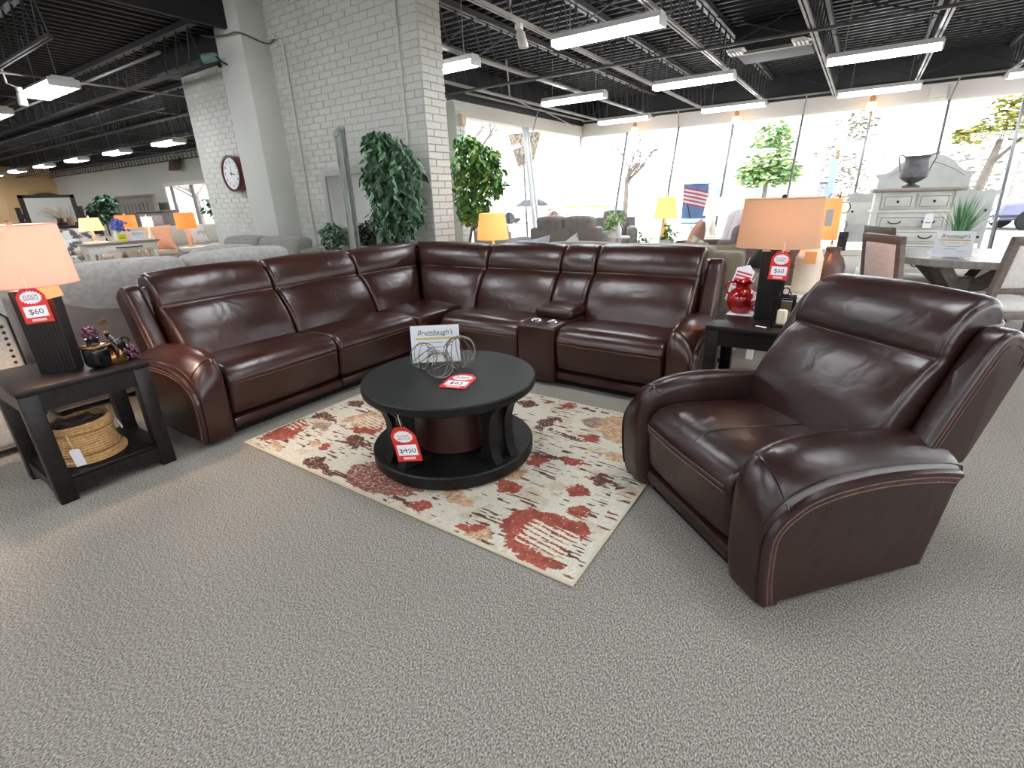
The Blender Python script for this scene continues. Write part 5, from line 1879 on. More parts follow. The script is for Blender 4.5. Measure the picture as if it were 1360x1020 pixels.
for (x, y, z, lab, dx) in ((-3.42, 5.35, 3.05, 'pale adjustable spot lamp clipped under the joist above the sofa', 0), (-10.15, 2.75, 2.95, 'white spot lamp clipped beside the nearest left ceiling light', 0)):
    t = thing('spot_lamp', lab, 'spotlight', (x, y, z))
    MB(lambda a, b, c: (a + c * .35, b - c * .15, -c)).lathe([(.025, 0), (.045, .02), (.055, .16), (.05, .18), (.001, .17)], seg=14).build('head', header_m, t)
    MB().rbox((-.05, -.03, 0), (.03, .03, .06), .01, 1, 1).build('clip', header_m, t)
    MB().tube([(0, 0, .05), (-.05, -.1, .1), (-.05, -.1, ZD - z)], .012, 5).build('arm', header_m, t)

# ------------------------------------------------------------------ behind the right run
sofa('olive_sofa', 'olive taupe velvet sofa standing back to back with the right run of the sectional', 'sofa', (-1.68, 4.62, 0), PI, 2.0, .95, .925, 2, olive, backlow=-.11, arm_h=.66)
leafp = M('leaf_print_fabric', (192, 192, 176), .9, c2=(120, 128, 104), scale=14, ramp=(.52, .6))
bluep = M('blue_grey_fabric', (150, 156, 166), .9, c2=(176, 178, 178), scale=10)
pillow('leaf print pillow peeking over the sectional back, left of the console', (-2.47, 4.66, .70), PI, -.25, leafp, .44, rot=.5)
pillow('blue grey pillow peeking over the sectional back at far left', (-2.93, 4.75, .73), PI, -.3, bluep, .42, rot=.15)
pillow('green striped pillow peeking over the right end of the sectional back', (-1.08, 4.64, .71), PI, -.25, leafp, .44, rot=-.35)
brownp = M('brown_taupe_velvet', (134, 116, 92), .85, c2=(112, 98, 80), scale=8, sheen=.3)
pillow('brown velvet pillow standing at the right end of the olive sofa', (-.95, 4.42, .70), math.radians(172), .1, brownp, .52, .2)
ft = thing('hang_tag', 'white hang tag printed with red flag stripes beside the right wing of the sectional', 'tag', (-.655, 3.97, .70))
ft.rotation_euler = face(.1, -1, 0, -.25)
MB().prism([(-.055, -.13), (.02, -.17), (.07, -.07), (.07, .11), (.02, .15), (-.055, .11)], -.001, .001, 'z').build('card', white_card, ft, smooth=0)
for k in range(5):
    MB().box((-.045, -.02 + k * .025, .0011), (.06, -.008 + k * .025, .0016)).build('flag_stripe', M('flag_red', (196, 62, 74), .6) if 'flag_red' not in bpy.data.materials else bpy.data.materials['flag_red'], ft, smooth=0)
words('USA', .05, (.005, -.05, .0015), (0, 0, 0), M('flag_blue', (96, 66, 120), .6), ft)
MB().tube([(0, .14, 0), (0, .2, -.02)], .0015, 4).build('string', white_card, ft)
side_table('small round table holding the orange lamp beside the white brick pillar', (-4.1, 5.62, 0), .25, .56, dkw)
small_lamp('lit lamp with amber shade in front of the left window, above the sectional corner', (-4.08, 5.6, .562), (238, 200, 142), (255, 196, 120), .55, .215, .17, .33, .27, (230, 196, 140), 8)
sofa('grey_armchair', 'grey armchair half hidden behind the amber lamp', 'armchair', (-5.93, 8.5, 0), math.radians(170), .86, .8, .88, 1, gl, arm_h=.6, arm_w=.14)
sofa('grey_recliner_sofa', 'grey taupe two-seat recliner sofa with its back to the camera by the windows', 'sofa', (-4.66, 9.1, 0), math.radians(182), 1.46, .95, .97, 2, gtaupe, backlow=.06, arm_w=.14, arm_h=.68, panel=M('grey_taupe_back', (122, 112, 107), .9))
sofa('grey_taupe_armchair', 'grey taupe armchair facing the camera behind the recliner sofa', 'armchair', (-4.45, 10.7, 0), math.radians(25), .92, .9, 1.0, 1, gtaupe, arm_w=.2, arm_h=.68)
side_table('small table with a green plant right of the grey recliner sofa', (-3.66, 9.0, 0), .2, .62, wpnt)
leafy('bushy_plant', 'yellow-green leafy plant on the small table beside the grey recliner sofa', 'plant', (-3.76, 9.0, .62), [(0, 0, .32, .2, .2, .16), (-.05, 0, .22, .15, .15, .14)], 160, .1, [g_warm[1], M('lime_leaf', (160, 190, 120), .5)],
      [([(0, 0, .1), (0, 0, .3)], [.008, .006])], (.09, .17, fixture_m), 41)
bo = thing('bottle', 'clear white bottle standing beside the yellow-green plant', 'bottle', (-3.62, 8.88, .622))
MB().lathe([(.05, 0), (.055, .01), (.055, .14), (.02, .2), (.018, .25), (.022, .26), (.001, .26)], seg=18).build('body', fixture_m, bo)
MB().lathe([(.02, .26), (.02, .29), (.001, .29)], seg=12).build('cap', pale, bo)
side_table('round table with the yellow lamp and trailing plants by the front window', (-2.22, 6.85, 0), .34, .64, wpnt)
small_lamp('lit lamp with yellow tapered shade in the middle of the front window', (-2.19, 7.0, .642), (246, 212, 156), (255, 206, 130), .6, .155, .115, .26, .39, (236, 196, 110), 8)
leafy('potted_plant', 'leafy green plant left of the yellow lamp on the round table', 'plant', (-2.36, 6.72, .642), [(-.04, 0, .14, .12, .1, .12), (.02, 0, .06, .14, .1, .06)], 110, .08, [g_warm[1], g_warm[2], g_warm[0]], [([(0, 0, 0), (0, 0, .15)], [.006, .004])], (.05, .07, fixture_m), 51)
leafy('potted_plant', 'taller leafy green plant in a white pot right of the yellow lamp', 'plant', (-2.04, 6.66, .642), [(0, 0, .22, .10, .1, .16), (.02, 0, .1, .1, .1, .08)], 120, .08, [g_warm[1], g_warm[2], g_warm[0]], [([(0, 0, 0), (0, 0, .2)], [.006, .004])], (.09, .13, fixture_m), 52)
plaid = M('white_lilac_stripe', (206, 200, 206), .9)
ps = sofa('striped_recliner_sofa', 'white and lilac striped recliner sofa seen from its end near the front window', 'sofa', (-1.60, 7.30, 0), math.radians(-72), 1.5, .98, 1.08, 2, plaid, arm_w=.16, arm_h=.66, arm_m=M('dark_plum_fabric', (84, 68, 66), .9), backlow=.0)
lst = M('dark_plum_stripe', (108, 94, 102), .9)
for k in range(4):
    MB().rbox((-.55 + k * .3, .44, .2), (-.52 + k * .3, .505, .99), .006, 1, 1).build('stripe', lst, ps)
pillow('pinkish brown pillow on the striped recliner sofa', (-1.76, 6.98, .76), math.radians(-72), .3, M('pink_brown_fabric', (166, 128, 112), .9), .5, .2)
small_lamp('pale white lamp behind the striped sofa in front of the flag', (-2.0, 8.95, .622), (252, 240, 222), (255, 226, 190), .9, .17, .13, .27, .36, (236, 230, 220), 0)
side_table('white side table behind the striped sofa', (-2.0, 8.95, 0), .25, .62, wpnt)
# behind the right end table
wt_ = thing('side_table', 'white table behind the right end table holding the ribbed cream lamp', 'side table', (-.30, 4.62, 0))
MB().rbox((-.32, -.24, .52), (.30, .3, .56), .008, 2, 1).build('tabletop', fixture_m, wt_)
for x in (-.30, .23):
    for y in (-.2, .22):
        MB().box((x, y, 0), (x + .05, y + .05, .52)).build('leg', fixture_m, wt_, smooth=0)
rl_ = thing('table_lamp', 'lit lamp with orange square shade and ribbed cream bottle base behind the tan lamp', 'lamp', (-.27, 4.62, .562))
MB().lathe([(.085, 0), (.09, .01)] + [(.095 + .004 * (k % 2), .02 + .016 * k) for k in range(16)] + [(.095, .28), (.055, .37), (.03, .385), (.03, .46), (.001, .46)], seg=28).build('lamp_base', M('cream_ribbed_ceramic', (226, 210, 190), .6), rl_)
oshade = shade_mat('orange_shade', (232, 156, 110), (255, 140, 66), .6)
m_ = MB()
for z0, z1, h0, h1 in ((.42, .71, .155, .145),):
    m_.add([(-h0, -h0, z0), (h0, -h0, z0), (h0, h0, z0), (-h0, h0, z0), (-h1, -h1, z1), (h1, -h1, z1), (h1, h1, z1), (-h1, h1, z1)], [(0, 1, 5, 4), (1, 2, 6, 5), (2, 3, 7, 6), (3, 0, 4, 7)])
m_.build('lamp_shade', oshade, rl_, smooth=0)
MB().box((.06, -.158, .52), (.11, -.156, .64)).build('price_label', pale, rl_, smooth=0)
MB().box((-.03, -.11, .24), (.05, -.10, .33)).build('price_card', M('buff_card2', (226, 160, 96), .6), rl_, smooth=0)
light('bulb_light', (0, 0, .56), 5 * LAMP_W, (1, .6, .3), .04, rl_)
jg = thing('jug', 'brown glazed stoneware jug behind the recliner, beside the orange shade', 'jug', (-.13, 4.92, .562))
MB().lathe([(.08, 0), (.095, .02), (.105, .1), (.105, .18), (.085, .24), (.055, .275), (.05, .30), (.058, .325), (.05, .33), (.001, .31)], seg=28).build('body', M('brown_stoneware', (92, 70, 66), .35, c2=(120, 96, 90), scale=5), jg)
MB().tube([(.106, 0, .17), (0, .106, .17), (-.106, 0, .17), (0, -.106, .17)], .003, 4, closed=True).build('groove', M('dark_glaze', (66, 48, 46), .4), jg)
bsh = thing('table_lamp', 'unlit lamp with black shade and white round base behind the red pitcher', 'lamp', (-.52, 4.44, .562))
MB().lathe([(.06, 0), (.10, .05), (.11, .1), (.08, .16), (.03, .19), (.02, .24), (.001, .24)], seg=24).build('lamp_base', fixture_m, bsh)
drum_shade(bsh, .17, .10, .22, .37, M('black_shade', (20, 18, 20), .8), seg=32)
sofa('brown_armchair', 'brown grey armchair back half hidden behind the tan lamp shade', 'armchair', (-.85, 5.80, 0), math.radians(200), .85, .85, 1.02, 1, M('brown_grey_tweed', (110, 98, 92), .95), arm_h=.6, arm_w=.14)
sc = thing('scroll_stand', 'tall black wire scroll stand rising behind the brown jug', 'ornament', (-.16, 5.15, 0))
s_ = MB()
s_.tube([(0, 0, 0), (0, 0, 1.32)], .004, 5)
for k in range(9):
    z = .70 + k * .07
    sg = 1 if k % 2 else -1
    s_.tube([(sg * (.045 - .04 * math.cos(a)), 0, z + .045 * math.sin(a)) for a in [2 * PI * j / 14 for j in range(15)]], .003, 4)
s_.build('scrollwork', iron, sc)
MB().lathe([(.13, 0), (.13, .015), (.02, .03)], seg=20).build('foot', iron, sc)

# chest of drawers, urn, headboard -------------------------------------------
cw_m = M('antique_white_paint', (214, 214, 206), .55, c2=(196, 196, 188), scale=4)
gre = M('grey_glaze_line', (138, 136, 128), .7)
cx_ = thing('chest', 'tall antique white five-drawer chest with dark handles and an urn on top', 'chest of drawers', (.62, 9.78, 0), math.radians(4))
Wc, Dc, Hc = 1.02, .48, 1.31
MB().rbox((-Wc / 2 + .03, -Dc / 2 + .02, .08), (Wc / 2 - .03, Dc / 2, Hc - .05), .008, 1, 1).build('body', cw_m, cx_)
MB().rbox((-Wc / 2 - .03, -Dc / 2 - .03, Hc - .05), (Wc / 2 + .03, Dc / 2 + .01, Hc), .015, 3, 1).build('chest_top', M('grey_brown_top', (150, 142, 132), .5), cx_)
MB().rbox((-Wc / 2, -Dc / 2 - .005, Hc - .34), (Wc / 2, Dc / 2, Hc - .31), .012, 2, 1).build('moulding', cw_m, cx_)
MB().rbox((-Wc / 2, -Dc / 2 - .01, .0), (Wc / 2, Dc / 2, .11), .012, 2, 1).build('plinth', cw_m, cx_)
for sx in (-1, 1):
    MB().rbox((sx * (Wc / 2 - .05) - .035, -Dc / 2 - .005, .1), (sx * (Wc / 2 - .05) + .035, -Dc / 2 + .03, Hc - .05), .006, 1, 1).build('pilaster', cw_m, cx_)


def drawer(x0, x1, z0, z1, knob):
    o = MB().rbox((x0, -Dc / 2 - .004, z0), (x1, -Dc / 2 + .02, z1), .006, 1, 1).build('drawer', cw_m, cx_)
    g = MB()
    for a, b in (((x0 + .03, z0 + .025), (x1 - .03, z0 + .034)), ((x0 + .03, z1 - .034), (x1 - .03, z1 - .025)), ((x0 + .03, z0 + .025), (x0 + .039, z1 - .025)), ((x1 - .039, z0 + .025), (x1 - .03, z1 - .025))):
        g.box((a[0], -Dc / 2 - .007, a[1]), (b[0], -Dc / 2 - .003, b[1]))
    g.build('panel_line', gre, o, smooth=0)
    zc = (z0 + z1) / 2
    if knob:
        MB().ball(((x0 + x1) / 2, -Dc / 2 - .02, zc), .018, 10, 8).build('knob', iron, o)
    else:
        for xc in (x0 + .20, x1 - .20):
            MB().tube([(xc - .075, -Dc / 2 - .006, zc + .018), (xc - .07, -Dc / 2 - .03, zc), (xc - .03, -Dc / 2 - .034, zc - .018), (xc + .03, -Dc / 2 - .034, zc - .018), (xc + .07, -Dc / 2 - .03, zc), (xc + .075, -Dc / 2 - .006, zc + .018)], .008, 6).build('handle', iron, o)


drawer(-.40, -.02, Hc - .285, Hc - .085, True)
drawer(.02, .40, Hc - .285, Hc - .085, True)
for k in range(4):
    drawer(-.40, .40, .13 + k * .205, .32 + k * .205, False)
ct_ = thing('paper_tag', 'small white tag hanging from the second drawer of the white chest', 'tag', (.83, 9.49, .86), math.radians(4))
MB().prism([(-.05, -.1), (.05, -.1), (.05, .08), (.03, .1), (-.03, .1), (-.05, .08)], -.001, .001, 'y').build('card', white_card, ct_, smooth=0)
MB().box((-.03, -.002, -.03), (.03, -.001, -.02)).build('text_line', ink, ct_, smooth=0)
ur = thing('urn', 'dark grey metal two-handled urn on top of the white chest', 'urn', (.55, 9.75, Hc + .002))
urm = M('aged_dark_zinc', (82, 80, 84), .55, metal=.4, c2=(112, 108, 110), scale=9, bump=.3, bscale=30)
MB().lathe([(.10, 0), (.11, .01), (.105, .025), (.05, .045), (.045, .06), (.10, .09), (.165, .14), (.172, .19), (.155, .28), (.14, .36), (.145, .40), (.165, .425), (.155, .425), (.13, .38), (.001, .36)], seg=36).build('body', urm, ur)
for sg in (-1, 1):
    MB().tube(smooth_poly([(sg * .165, 0, .22), (sg * .185, 0, .30), (sg * .215, 0, .40), (sg * .20, 0, .445), (sg * .165, 0, .44), (sg * .155, 0, .42)], 4, False), .008, 6).build('handle', urm, ur)
hdb = thing('headboard', 'large antique grey-white arched headboard with scrolled shoulders behind the chest', 'headboard', (.74, 10.75, 0), math.radians(3))
hal = [(0, 1.80), (.18, 1.775), (.33, 1.69), (.43, 1.575), (.50, 1.535), (.62, 1.525), (.635, 1.50), (.60, 1.475), (.575, 1.43), (.59, 1.38), (.585, 1.32), (.61, 1.27), (.70, 1.235), (.80, 1.235),
       (.85, 1.265), (.89, 1.255), (.92, 1.235), (.965, 1.245), (.99, 1.22), (.975, 1.185), (.94, 1.17), (.93, 1.1), (.93, .35), (.99, .3), (.99, 0), (.90, 0), (.90, .45)]
out = hal + [(-x, z) for x, z in reversed(hal)][:-1]
hm_ = M('antique_grey_white', (188, 190, 186), .6, c2=(172, 174, 170), scale=4)
MB().prism(out, -.035, .035, 'y').build('board', hm_, hdb, smooth=20)
for (x, z) in ((.86, .95), (-.86, .95), (.86, .55), (-.86, .55)):
    MB(CX).lathe([(.02, 0), (.02, .006), (.001, .006)], (x, z, .035), 10).build('bolt', iron, hdb)
MB().tube([(x, -.038, z) for x, z in smooth_poly([(-.5, 1.47), (-.3, 1.6), (0, 1.7), (.3, 1.6), (.5, 1.47)], 4, False)], .012, 6).build('moulding', hm_, hdb)
MB().box((-.99, -.05, .30), (-.85, -.036, .62)).build('bracket', dkw, hdb, smooth=0)  # dark block drawn where the headboard leg shows a dark gap
ttp = MB(CX).rbox((-.93, .75, .03), (-.62, 1.1, .036), .002, 1, 1).build('carved_panel', cw_m, hdb)

# dining set
oak = M('grey_brown_oak', (118, 106, 97), .5, c2=(98, 88, 81), scale=5, stretch=(9, 1.2, 9))
dn = thing('dining_table', 'round grey oak pedestal dining table with splayed timber base near the front window', 'dining table', (.86, 5.98, 0), math.radians(10))
MB().lathe([(.585, .70), (.60, .705), (.60, .753), (.594, .76), (.001, .76)], seg=64).build('tabletop', M('grey_oak_top', (150, 146, 142), .22, c2=(132, 127, 122), scale=4, stretch=(9, 1, 1)), dn)
for k in range(4):
    R = Matrix.Rotation(k * PI / 2 + .78, 4, 'Z')
    MB(lambda x, y, z, R=R: R @ Vector((x, y, z))).prism([(.05, .42), (.14, .42), (.42, .66), (.42, .70), (.28, .70), (.05, .5)], -.045, .045, 'y').build('strut', oak, dn, smooth=0)
    MB(lambda x, y, z, R=R: R @ Vector((x, y, z))).prism([(.04, 0), (.42, 0), (.42, .05), (.14, .10), (.06, .16)], -.045, .045, 'y').build('foot', oak, dn, smooth=0)
MB().rbox((-.1, -.1, .05), (.1, .1, .56), .01, 1, 1).build('post', oak, dn)


def dchair(label, loc, rz):
    t = thing('dining_chair', label, 'chair', loc, rz, 'grey oak dining chairs with white seats')
    for x in (-.225, .175):
        MB().prism([(.20, 0), (.24, 0), (.235, .45), (.315, .98), (.275, .98), (.195, .45)], x, x + .05, 'x').build('back_post', oak, t, smooth=0)
        MB().box((x, -.22, 0), (x + .045, -.175, .43)).build('leg', oak, t, smooth=0)
    tl = lambda w: (w.x, w.y + max(0, w.z - .45) * .15, w.z)
    MB().rbox((-.225, .198, .92), (.225, .238, .985), .006, 1, 1, warp=tl).build('top_rail', oak, t)
    MB().rbox((-.18, .198, .565), (.18, .235, .605), .006, 1, 1, warp=tl).build('lower_rail', oak, t)
    MB().rbox((-.178, .192, .605), (.178, .24, .922), .015, 2, 4, (0, .012, 0), warp=tl).build('back_pad', white_fab, t)
    MB().rbox((-.22, -.21, .36), (.22, .22, .42), .006, 1, 1).build('seat_rail', oak, t)
    MB().rbox((-.235, -.24, .415), (.235, .22, .495), .035, 4, 6, (0, 0, .02)).build('seat_cushion', white_fab, t)
    return t


dchair('grey oak dining chair with white back pad directly behind the recliner, back to the camera', (.435, 5.23, 0), math.radians(123))
dchair('grey oak dining chair at the right picture edge, seen from its side', (.985, 5.36, 0), math.radians(210))
dchair('second dining chair at the left side of the round table, half hidden behind the first', (.44, 6.25, 0), math.radians(118))
dchair('dining chair beyond the table at the right, in front of the window', (1.45, 6.65, 0), math.radians(-40))
sign_stand('white store sign in a clear stand on the round dining table', (.70, 5.62, .762), math.radians(-4), .26, .216, .22)
gp = thing('grass_plant', 'tuft of tall artificial green grass standing on the dining table behind the sign', 'plant', (.74, 5.80, .762))
MB().lathe([(.06, 0), (.075, .01), (.08, .12), (.07, .125), (.001, .11)], seg=20).build('pot', fixture_m, gp)
gb = MB()
q_ = random.Random(9)
for k in range(240):
    a = q_.uniform(0, 2 * PI)
    sp_ = abs(q_.gauss(0, .09))
    h = q_.uniform(.26, .48) - sp_ * .5
    p0 = Vector((.03 * math.cos(a), .03 * math.sin(a), .1))
    d = Vector((math.cos(a), math.sin(a), 0))
    s_ = Vector((-d.y, d.x, 0)) * .0035
    pts = [p0, p0 + d * sp_ * .4 + Vector((0, 0, h * .5)), p0 + d * sp_ * 1.5 + Vector((0, 0, h))]
    gb.add([pts[0] - s_, pts[0] + s_, pts[1] - s_ * .8, pts[1] + s_ * .8, pts[2]], [(0, 1, 3, 2), (2, 3, 4)], k % 2)
gb.build('blades', [M('grass_green', (70, 130, 84), .6), M('grass_pale', (128, 172, 126), .6)], gp, smooth=0)['kind'] = 'stuff'
sign_stand('second white store sign standing at the right end of the dining table', (1.30, 5.85, .762), math.radians(-50), .20, .2, .22)
# ------------------------------------------------------------------ outdoors
pave = M('pale_concrete_paving', (196, 194, 188), .9, c2=(184, 182, 176), scale=.8)
gd = MB()
gd.box((-90, -30, -.35), (70, 120, -.13))
structure(gd.build('ground', pave, smooth=0))
bark = M('grey_bark', (120, 110, 102), .9, c2=(96, 88, 82), scale=6)


def bare_tree(label, loc, h, r, seed, spread=1.0, gx=0.0, depth=4, mat_=bark):
    t = thing('bare_tree', label, 'tree', loc, 0, 'bare trees across the street')
    q = random.Random(seed)
    tr = MB()
    tr.tube([(0, 0, 0), (gx * .3, 0, h * .25), (gx, 0, h * .5)], [r, r * .85, r * .7], 8)
    tr.build('trunk', mat_, t)
    br = MB()

    def grow(p, d, l, rr, k):
        e = p + d * l
        mid = p.lerp(e, .5) + Vector((q.uniform(-1, 1), q.uniform(-1, 1), q.uniform(-.3, .6))) * l * .08
        br.tube([p, mid, e], [rr, rr * .8, rr * .6], 5 if k > 1 else 4)
        if k:
            for _ in range(3 if k > 1 else 4):
                nd = (d + Vector((q.uniform(-1, 1) * spread, q.uniform(-1, 1) * spread, q.uniform(-.25, .7)))).normalized()
                grow(e if q.random() < .7 else mid, nd, l * q.uniform(.55, .8), rr * .55, k - 1)
    for k in range(4):
        a = q.uniform(0, 2 * PI)
        grow(Vector((gx, 0, h * (.42 + .02 * k))), Vector((math.cos(a) * spread, math.sin(a) * spread, .8)).normalized(), h * .22, r * .5, depth - 1)
    br.build('branches', mat_, t)['kind'] = 'stuff'
    return t


bark2 = M('pale_hazy_bark', (168, 162, 156), .9, c2=(146, 140, 134), scale=6)  # paler copy of the bark, distance haze put into its colour
bare_tree('bare grey tree standing outside the front window, left of the yellow lamp', (-8.3, 21, -.13), 4.3, .13, 3, 1.1)
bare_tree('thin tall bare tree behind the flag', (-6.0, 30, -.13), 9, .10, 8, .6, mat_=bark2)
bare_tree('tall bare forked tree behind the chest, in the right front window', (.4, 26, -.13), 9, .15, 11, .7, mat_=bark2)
bare_tree('bare tree seen through the left window above the second ficus', (-15.5, 20, -.13), 7.5, .16, 15, 1.0)
bare_tree('bare tree outside the far-room window', (-34, 16, -.13), 4.6, .16, 19, 1.1, depth=3)
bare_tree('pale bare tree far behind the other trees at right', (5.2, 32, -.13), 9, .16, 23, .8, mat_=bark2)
twig = M('reddish_twigs', (140, 112, 96), .9)
bare_tree('reddish twiggy tree outside the far-room window at right', (-42, 22, -.13), 5.2, .12, 29, 1.2, depth=4, mat_=twig)

hedge = [M('outdoor_leaf_green', (98, 136, 88), .7), M('outdoor_leaf_pale', (150, 178, 124), .7), M('outdoor_leaf_lime', (158, 172, 104), .7)]
ylw = [M('outdoor_leaf_yellow_green', (146, 148, 60), .7), M('outdoor_leaf_olive', (104, 116, 52), .7), M('outdoor_leaf_straw', (186, 176, 96), .7)]
tw = leafy('leafy_tree', 'round green leafy tree outside the front window behind the tan lamp', 'tree', (-3.6, 25, -.13),
           [(0, 0, 2.5, 1.15, 1.1, .95), (.1, 0, 3.4, .8, .8, .75), (-.5, 0, 2.1, .7, .7, .5), (.6, 0, 2.2, .7, .7, .5)], 1500, .34, hedge, [([(0, 0, 0), (0, 0, 1.6), (.1, 0, 3)], [.11, .09, .05])], None, 61, .2, bark)
leafy('leafy_tree', 'spreading yellow-green tree outside at the right edge of the picture', 'tree', (2.72, 19.5, -.13),
      [(.05, 0, 2.95, .75, .6, .3), (-.55, 0, 2.72, .55, .5, .22), (.75, 0, 2.7, .6, .5, .25), (.2, 0, 3.4, .6, .5, .3), (1.3, 0, 3.2, .6, .5, .35)], 1500, .2, ylw,
      [([(-.08, 0, 0), (-.12, 0, 1.2), (0, 0, 2.0), (.1, 0, 2.9)], [.14, .12, .1, .05]), ([(-.02, 0, 1.9), (.35, 0, 2.4), (.6, 0, 2.7)], [.06, .04, .02])], None, 67, .1, bark)
leafy('evergreen_tree', 'dark speckled evergreen behind the tall pole in the front window', 'tree', (-1.1, 24, -.13), [(0, 0, 2.4, .9, .7, 1.6), (.5, 0, 1.6, .7, .6, 1.0), (.6, 0, 3.6, .5, .5, .6)], 900, .2,
      [M('grey_green_leaf', (112, 118, 104), .8), M('grey_brown_leaf', (138, 128, 114), .8)], [([(0, 0, 0), (0, 0, 3)], [.1, .06])], None, 71, .1)
leafy('thicket', 'pale grey hazy thicket far behind the chest and urn', 'shrubs', (9.5, 56, -.13), [(0, 0, 3.5, 4, 2, 3.2), (-3.5, 0, 2.4, 3, 2, 2.2), (4, 0, 3, 3, 2, 2.6)], 900, .7, [M('hazy_grey_twigs', (176, 170, 164), .9), M('hazy_grey_twigs_dark', (150, 144, 138), .9)], [([(0, 0, 0), (0, 0, 3)], [.15, .1])], None, 91, .1, bark2)  # far haze is put into the pale twig colours
pt_ = thing('utility_pole', 'thick pale tree-like utility pole in the front window', 'pole', (-1.45, 21, -.13))
MB().tube([(0, 0, 0), (0, 0, 2.5), (-.12, 0, 6)], [.13, .115, .10], 10).build('shaft', bark2, pt_)
MB().rbox((.35, -.1, .5), (.55, .1, 2.35), .02, 2, 1).build('blue_panel', M('blue_grey_metal', (120, 136, 150), .5), pt_)
MB().box((.13, -.02, 1.6), (.36, .02, 1.66)).build('bracket', mid_steel, pt_, smooth=0)
wallw = M('white_stucco', (226, 226, 224), .9)
winm = M('dark_window', (120, 128, 136), .3)


def building(label, lo, hi, wins, axis, roof_m=None, rh=0.0):
    t = thing('building', label, 'building', (lo[0], lo[1], -.13))
    d = (hi[0] - lo[0], hi[1] - lo[1], hi[2])
    MB().box((0, 0, 0), d).build('wall', wallw, t, smooth=0)
    if roof_m:
        MB().prism([(-.4, d[2]), (d[1] + .4, d[2]), (d[1] / 2, d[2] + rh)], -.4, d[0] + .4, 'x').build('roof', roof_m, t, smooth=0)
    for (a, w, z0, z1) in wins:
        f = MB()
        if axis == 'x':      # front at +X face
            f.box((d[0] - .02, a, z0), (d[0] + .05, a + w, z1))
            o = f.build('window', winm, t, smooth=0)
            MB().box((d[0] + .03, a + w / 2 - .03, z0), (d[0] + .08, a + w / 2 + .03, z1)).build('window_bar', wallw, o, smooth=0)
        else:
            f.box((a, -.05, z0), (a + w, .02, z1))
            o = f.build('window', winm, t, smooth=0)
            MB().box((a + w / 2 - .03, -.08, z0), (a + w / 2 + .03, -.03, z1)).build('window_bar', wallw, o, smooth=0)
    return t


building('long white building with tall narrow windows across the street at left', (-36, 24, 0), (-30, 70, 4.2),
         [(12.6, .6, 1.2, 2.7), (17.0, .8, 1.3, 2.75), (29.2, 1.2, 1.0, 2.6), (36, 1.4, 1.0, 2.6), (5, .6, 1.2, 2.7), (22, .7, 1.3, 2.7)], 'x')
building('low pale house with grey roof far behind the flag and green tree', (-12, 44, 0), (2, 52, 2.6), [(5.0, 1.0, .9, 1.8), (9, 1.0, .9, 1.8), (2, 1, .9, 1.8)], 'y', M('pale_grey_shingles', (150, 150, 152), .9), 2.4)
building('white house outside the far-room window', (-84, 30, 0), (-54, 38, 3.2), [(2 + 3 * k, 1.2, .8, 2.0) for k in range(9)], 'y', M('tan_shingles', (170, 150, 136), .9), 1.8)
fn = thing('wooden_fence', 'pale brown board fence in front of the green tree', 'fence', (-5.5, 30, -.13))
fw = M('weathered_fence_wood', (176, 152, 136), .9)
for k in range(40):
    MB().box((k * .2, 0, .02), (k * .2 + .185, .03, 1.15 + .02 * (k % 3))).build('board', fw, fn, smooth=0)
for z in (.3, .9):
    MB().box((0, .03, z), (8, .07, z + .08)).build('rail', fw, fn, smooth=0)
fp = thing('flag', 'american flag hanging on a slanted pole outside the front window', 'flag', (-3.95, 14.9, 0))
R0 = 1.55
MB().tube([(-.28, 0, R0 + .08), (.22, -.05, -.13)], .012, 6).build('pole', iron, fp)
MB().tube([(.42, 0, .85), (.44, 0, R0 + .02)], .012, 6).build('side_rod', M('navy', (70, 90, 130), .7), fp)
MB().tube([(-.24, 0, R0), (.44, 0, R0)], .010, 6).build('rod', iron, fp)
fd = [M('flag_stripe_red', (150, 74, 82), .9), M('flag_stripe_white', (186, 186, 196), .9), M('flag_canton_blue', (84, 110, 150), .9)]
for k in range(9):
    mb = MB()
    N = 10
    for j in range(N):
        x0, x1 = -.24 + .66 * j / N, -.24 + .66 * (j + 1) / N
        w = lambda x: .03 * math.sin(x * 12)
        za = lambda x: R0 - .06 - k * .05 - .22 * (x + .24)
        mb.add([(x0, w(x0), za(x0) - .05), (x1, w(x1), za(x1) - .05), (x1, w(x1), za(x1)), (x0, w(x0), za(x0))], [(0, 1, 2, 3)])
    mb.build('stripe', fd[k % 2], fp)
mb = MB()
N = 10
for j in range(N):
    x0, x1 = -.26 + .68 * j / N, -.26 + .68 * (j + 1) / N
    w = lambda x: .03 * math.sin(x * 12) + .004
    mb.add([(x0, w(x0), .5), (x1, w(x1), .5), (x1, w(x1), R0), (x0, w(x0), R0)], [(0, 1, 2, 3)])
mb.build('canton', fd[2], fp)


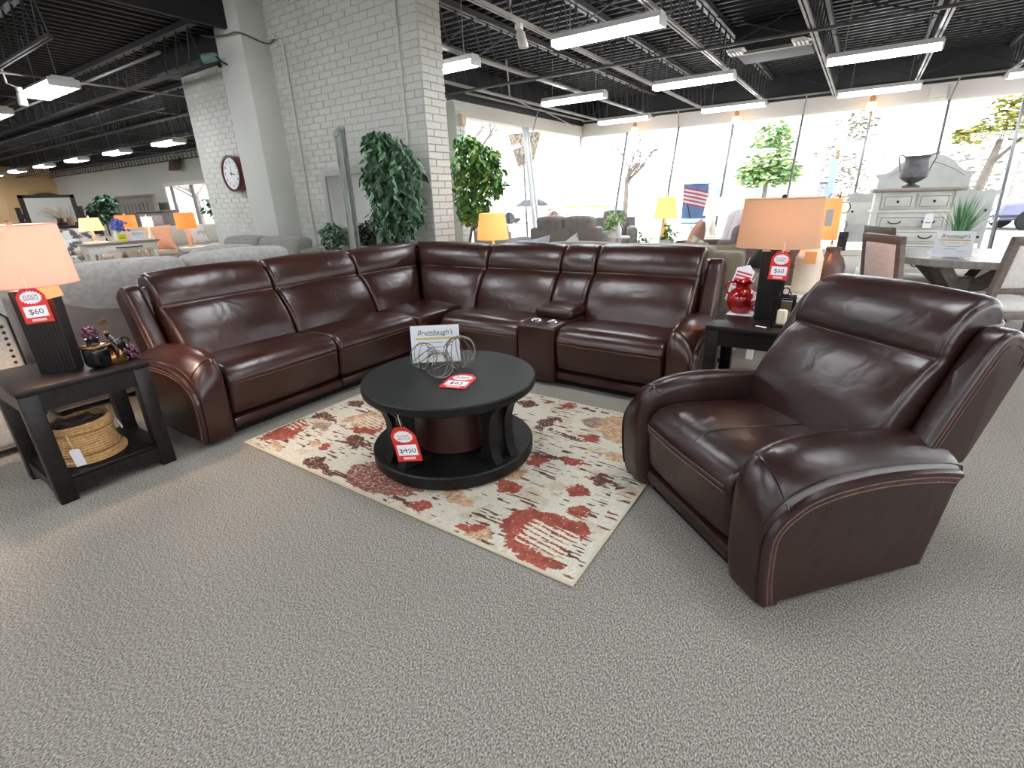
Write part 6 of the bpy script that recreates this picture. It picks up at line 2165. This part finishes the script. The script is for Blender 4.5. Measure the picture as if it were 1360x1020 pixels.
def car(label, loc, rz, body):
    t = thing('car', label, 'car', loc, rz)
    side = smooth_poly([(-2.1, .35), (-2.15, .7), (-1.9, .85), (-1.1, .92), (-.55, 1.38), (.6, 1.42), (1.25, .98), (2.0, .88), (2.15, .6), (2.1, .32)], 3)
    MB(lambda x, y, z: (y, x, z)).extr(side, -.85, .85, .12, 3, 2).build('body', body, t)
    gm_ = M('car_glass', (60, 66, 74), .1) if 'car_glass' not in bpy.data.materials else bpy.data.materials['car_glass']
    for sx in (-1, 1):
        MB().prism([(-1.0, .95), (-.5, 1.32), (.55, 1.35), (1.1, 1.0)], sx * .855 - .01, sx * .855 + .01, 'y').build('side_window', gm_, t, smooth=0)
        for x in (-1.35, 1.35):
            MB(lambda a, b, c, x=x, sx=sx: (x + a, sx * (.72 + c), .33 + b)).lathe([(.33, 0), (.34, .05), (.33, .16), (.2, .17), (.001, .17)], seg=24).build('wheel', iron, t)
        MB().rbox((2.02, sx * .55 - .18, .6), (2.16, sx * .55 + .18, .74), .03, 2, 1).build('headlight', fixture_m, t)
    MB().add([(.68, -.68, 1.36), (.68, .68, 1.36), (1.28, .72, .99), (1.28, -.72, .99)], [(0, 1, 2, 3)]).build('windscreen', gm_, t, smooth=0)
    return t


car('blue-grey car parked outside at the right edge of the picture', (5.6, 24, -.13), math.radians(195), M('blue_grey_car_paint', (110, 112, 136), .3, metal=.3))
car('white car parked across the street behind the grey recliner sofa', (-16.5, 27, -.13), math.radians(20), M('white_car_paint', (225, 225, 226), .3))
rk = thing('bike_rack', 'dark curved pipe rail outside the glass by the headboard', 'rail', (1.75, 15.2, -.13))
MB().tube([(-.6, 0, 0), (-.6, 0, .7), (-.5, 0, .8), (.55, 0, .8), (.75, 0, .7), (.8, .1, 0)], .03, 8).build('pipe', iron, rk)
MB().box((-.7, -.1, 0), (-.5, .1, .015)).build('foot_plate', iron, rk, smooth=0)
bb = thing('tapered_panel', 'tapered speckled brown panel on a thin pole outside the left window', 'banner', (-8.3, 13.2, -.13))  # speckled tapered panel set on a pole outside the glass
MB().tube([(0, 0, 0), (-.1, .0, 2.6)], .03, 8).build('pole', mid_steel, bb)
MB().prism([(-.62, 3.2), (.5, 3.2), (.22, 2.42), (-.28, 2.3)], -.02, .02, 'y').build('panel', M('speckled_brown_panel', (150, 138, 124), .9, c2=(92, 82, 74), scale=14, ramp=(.4, .6)), bb, smooth=0)
ob = thing('street_barrier', 'long ochre-topped bench outside the front window behind the grey armchair', 'bench', (-11.5, 24, -.13))
MB().rbox((-1.2, -.2, .9), (1.2, .2, 1.0), .02, 2, 1).build('seat', M('ochre_plank', (196, 160, 84), .8), ob)
for x in (-1.0, .9):
    MB().box((x, -.15, 0), (x + .1, .15, .9)).build('leg', pale, ob, smooth=0)
leafy('shrub', 'low green shrub outside behind the grey armchair', 'plant', (-9.3, 22, -.13), [(0, 0, .55, .5, .4, .45)], 240, .18, hedge, [([(0, 0, 0), (0, 0, .4)], [.03, .02])], None, 81, .1)
leafy('shrub', 'low russet shrub outside, left of the bench', 'plant', (-14.0, 25, -.13), [(0, 0, .6, .6, .4, .5)], 200, .2, [M('russet_leaf', (176, 132, 112), .8), twig], [([(0, 0, 0), (0, 0, .4)], [.03, .02])], None, 83, .1)
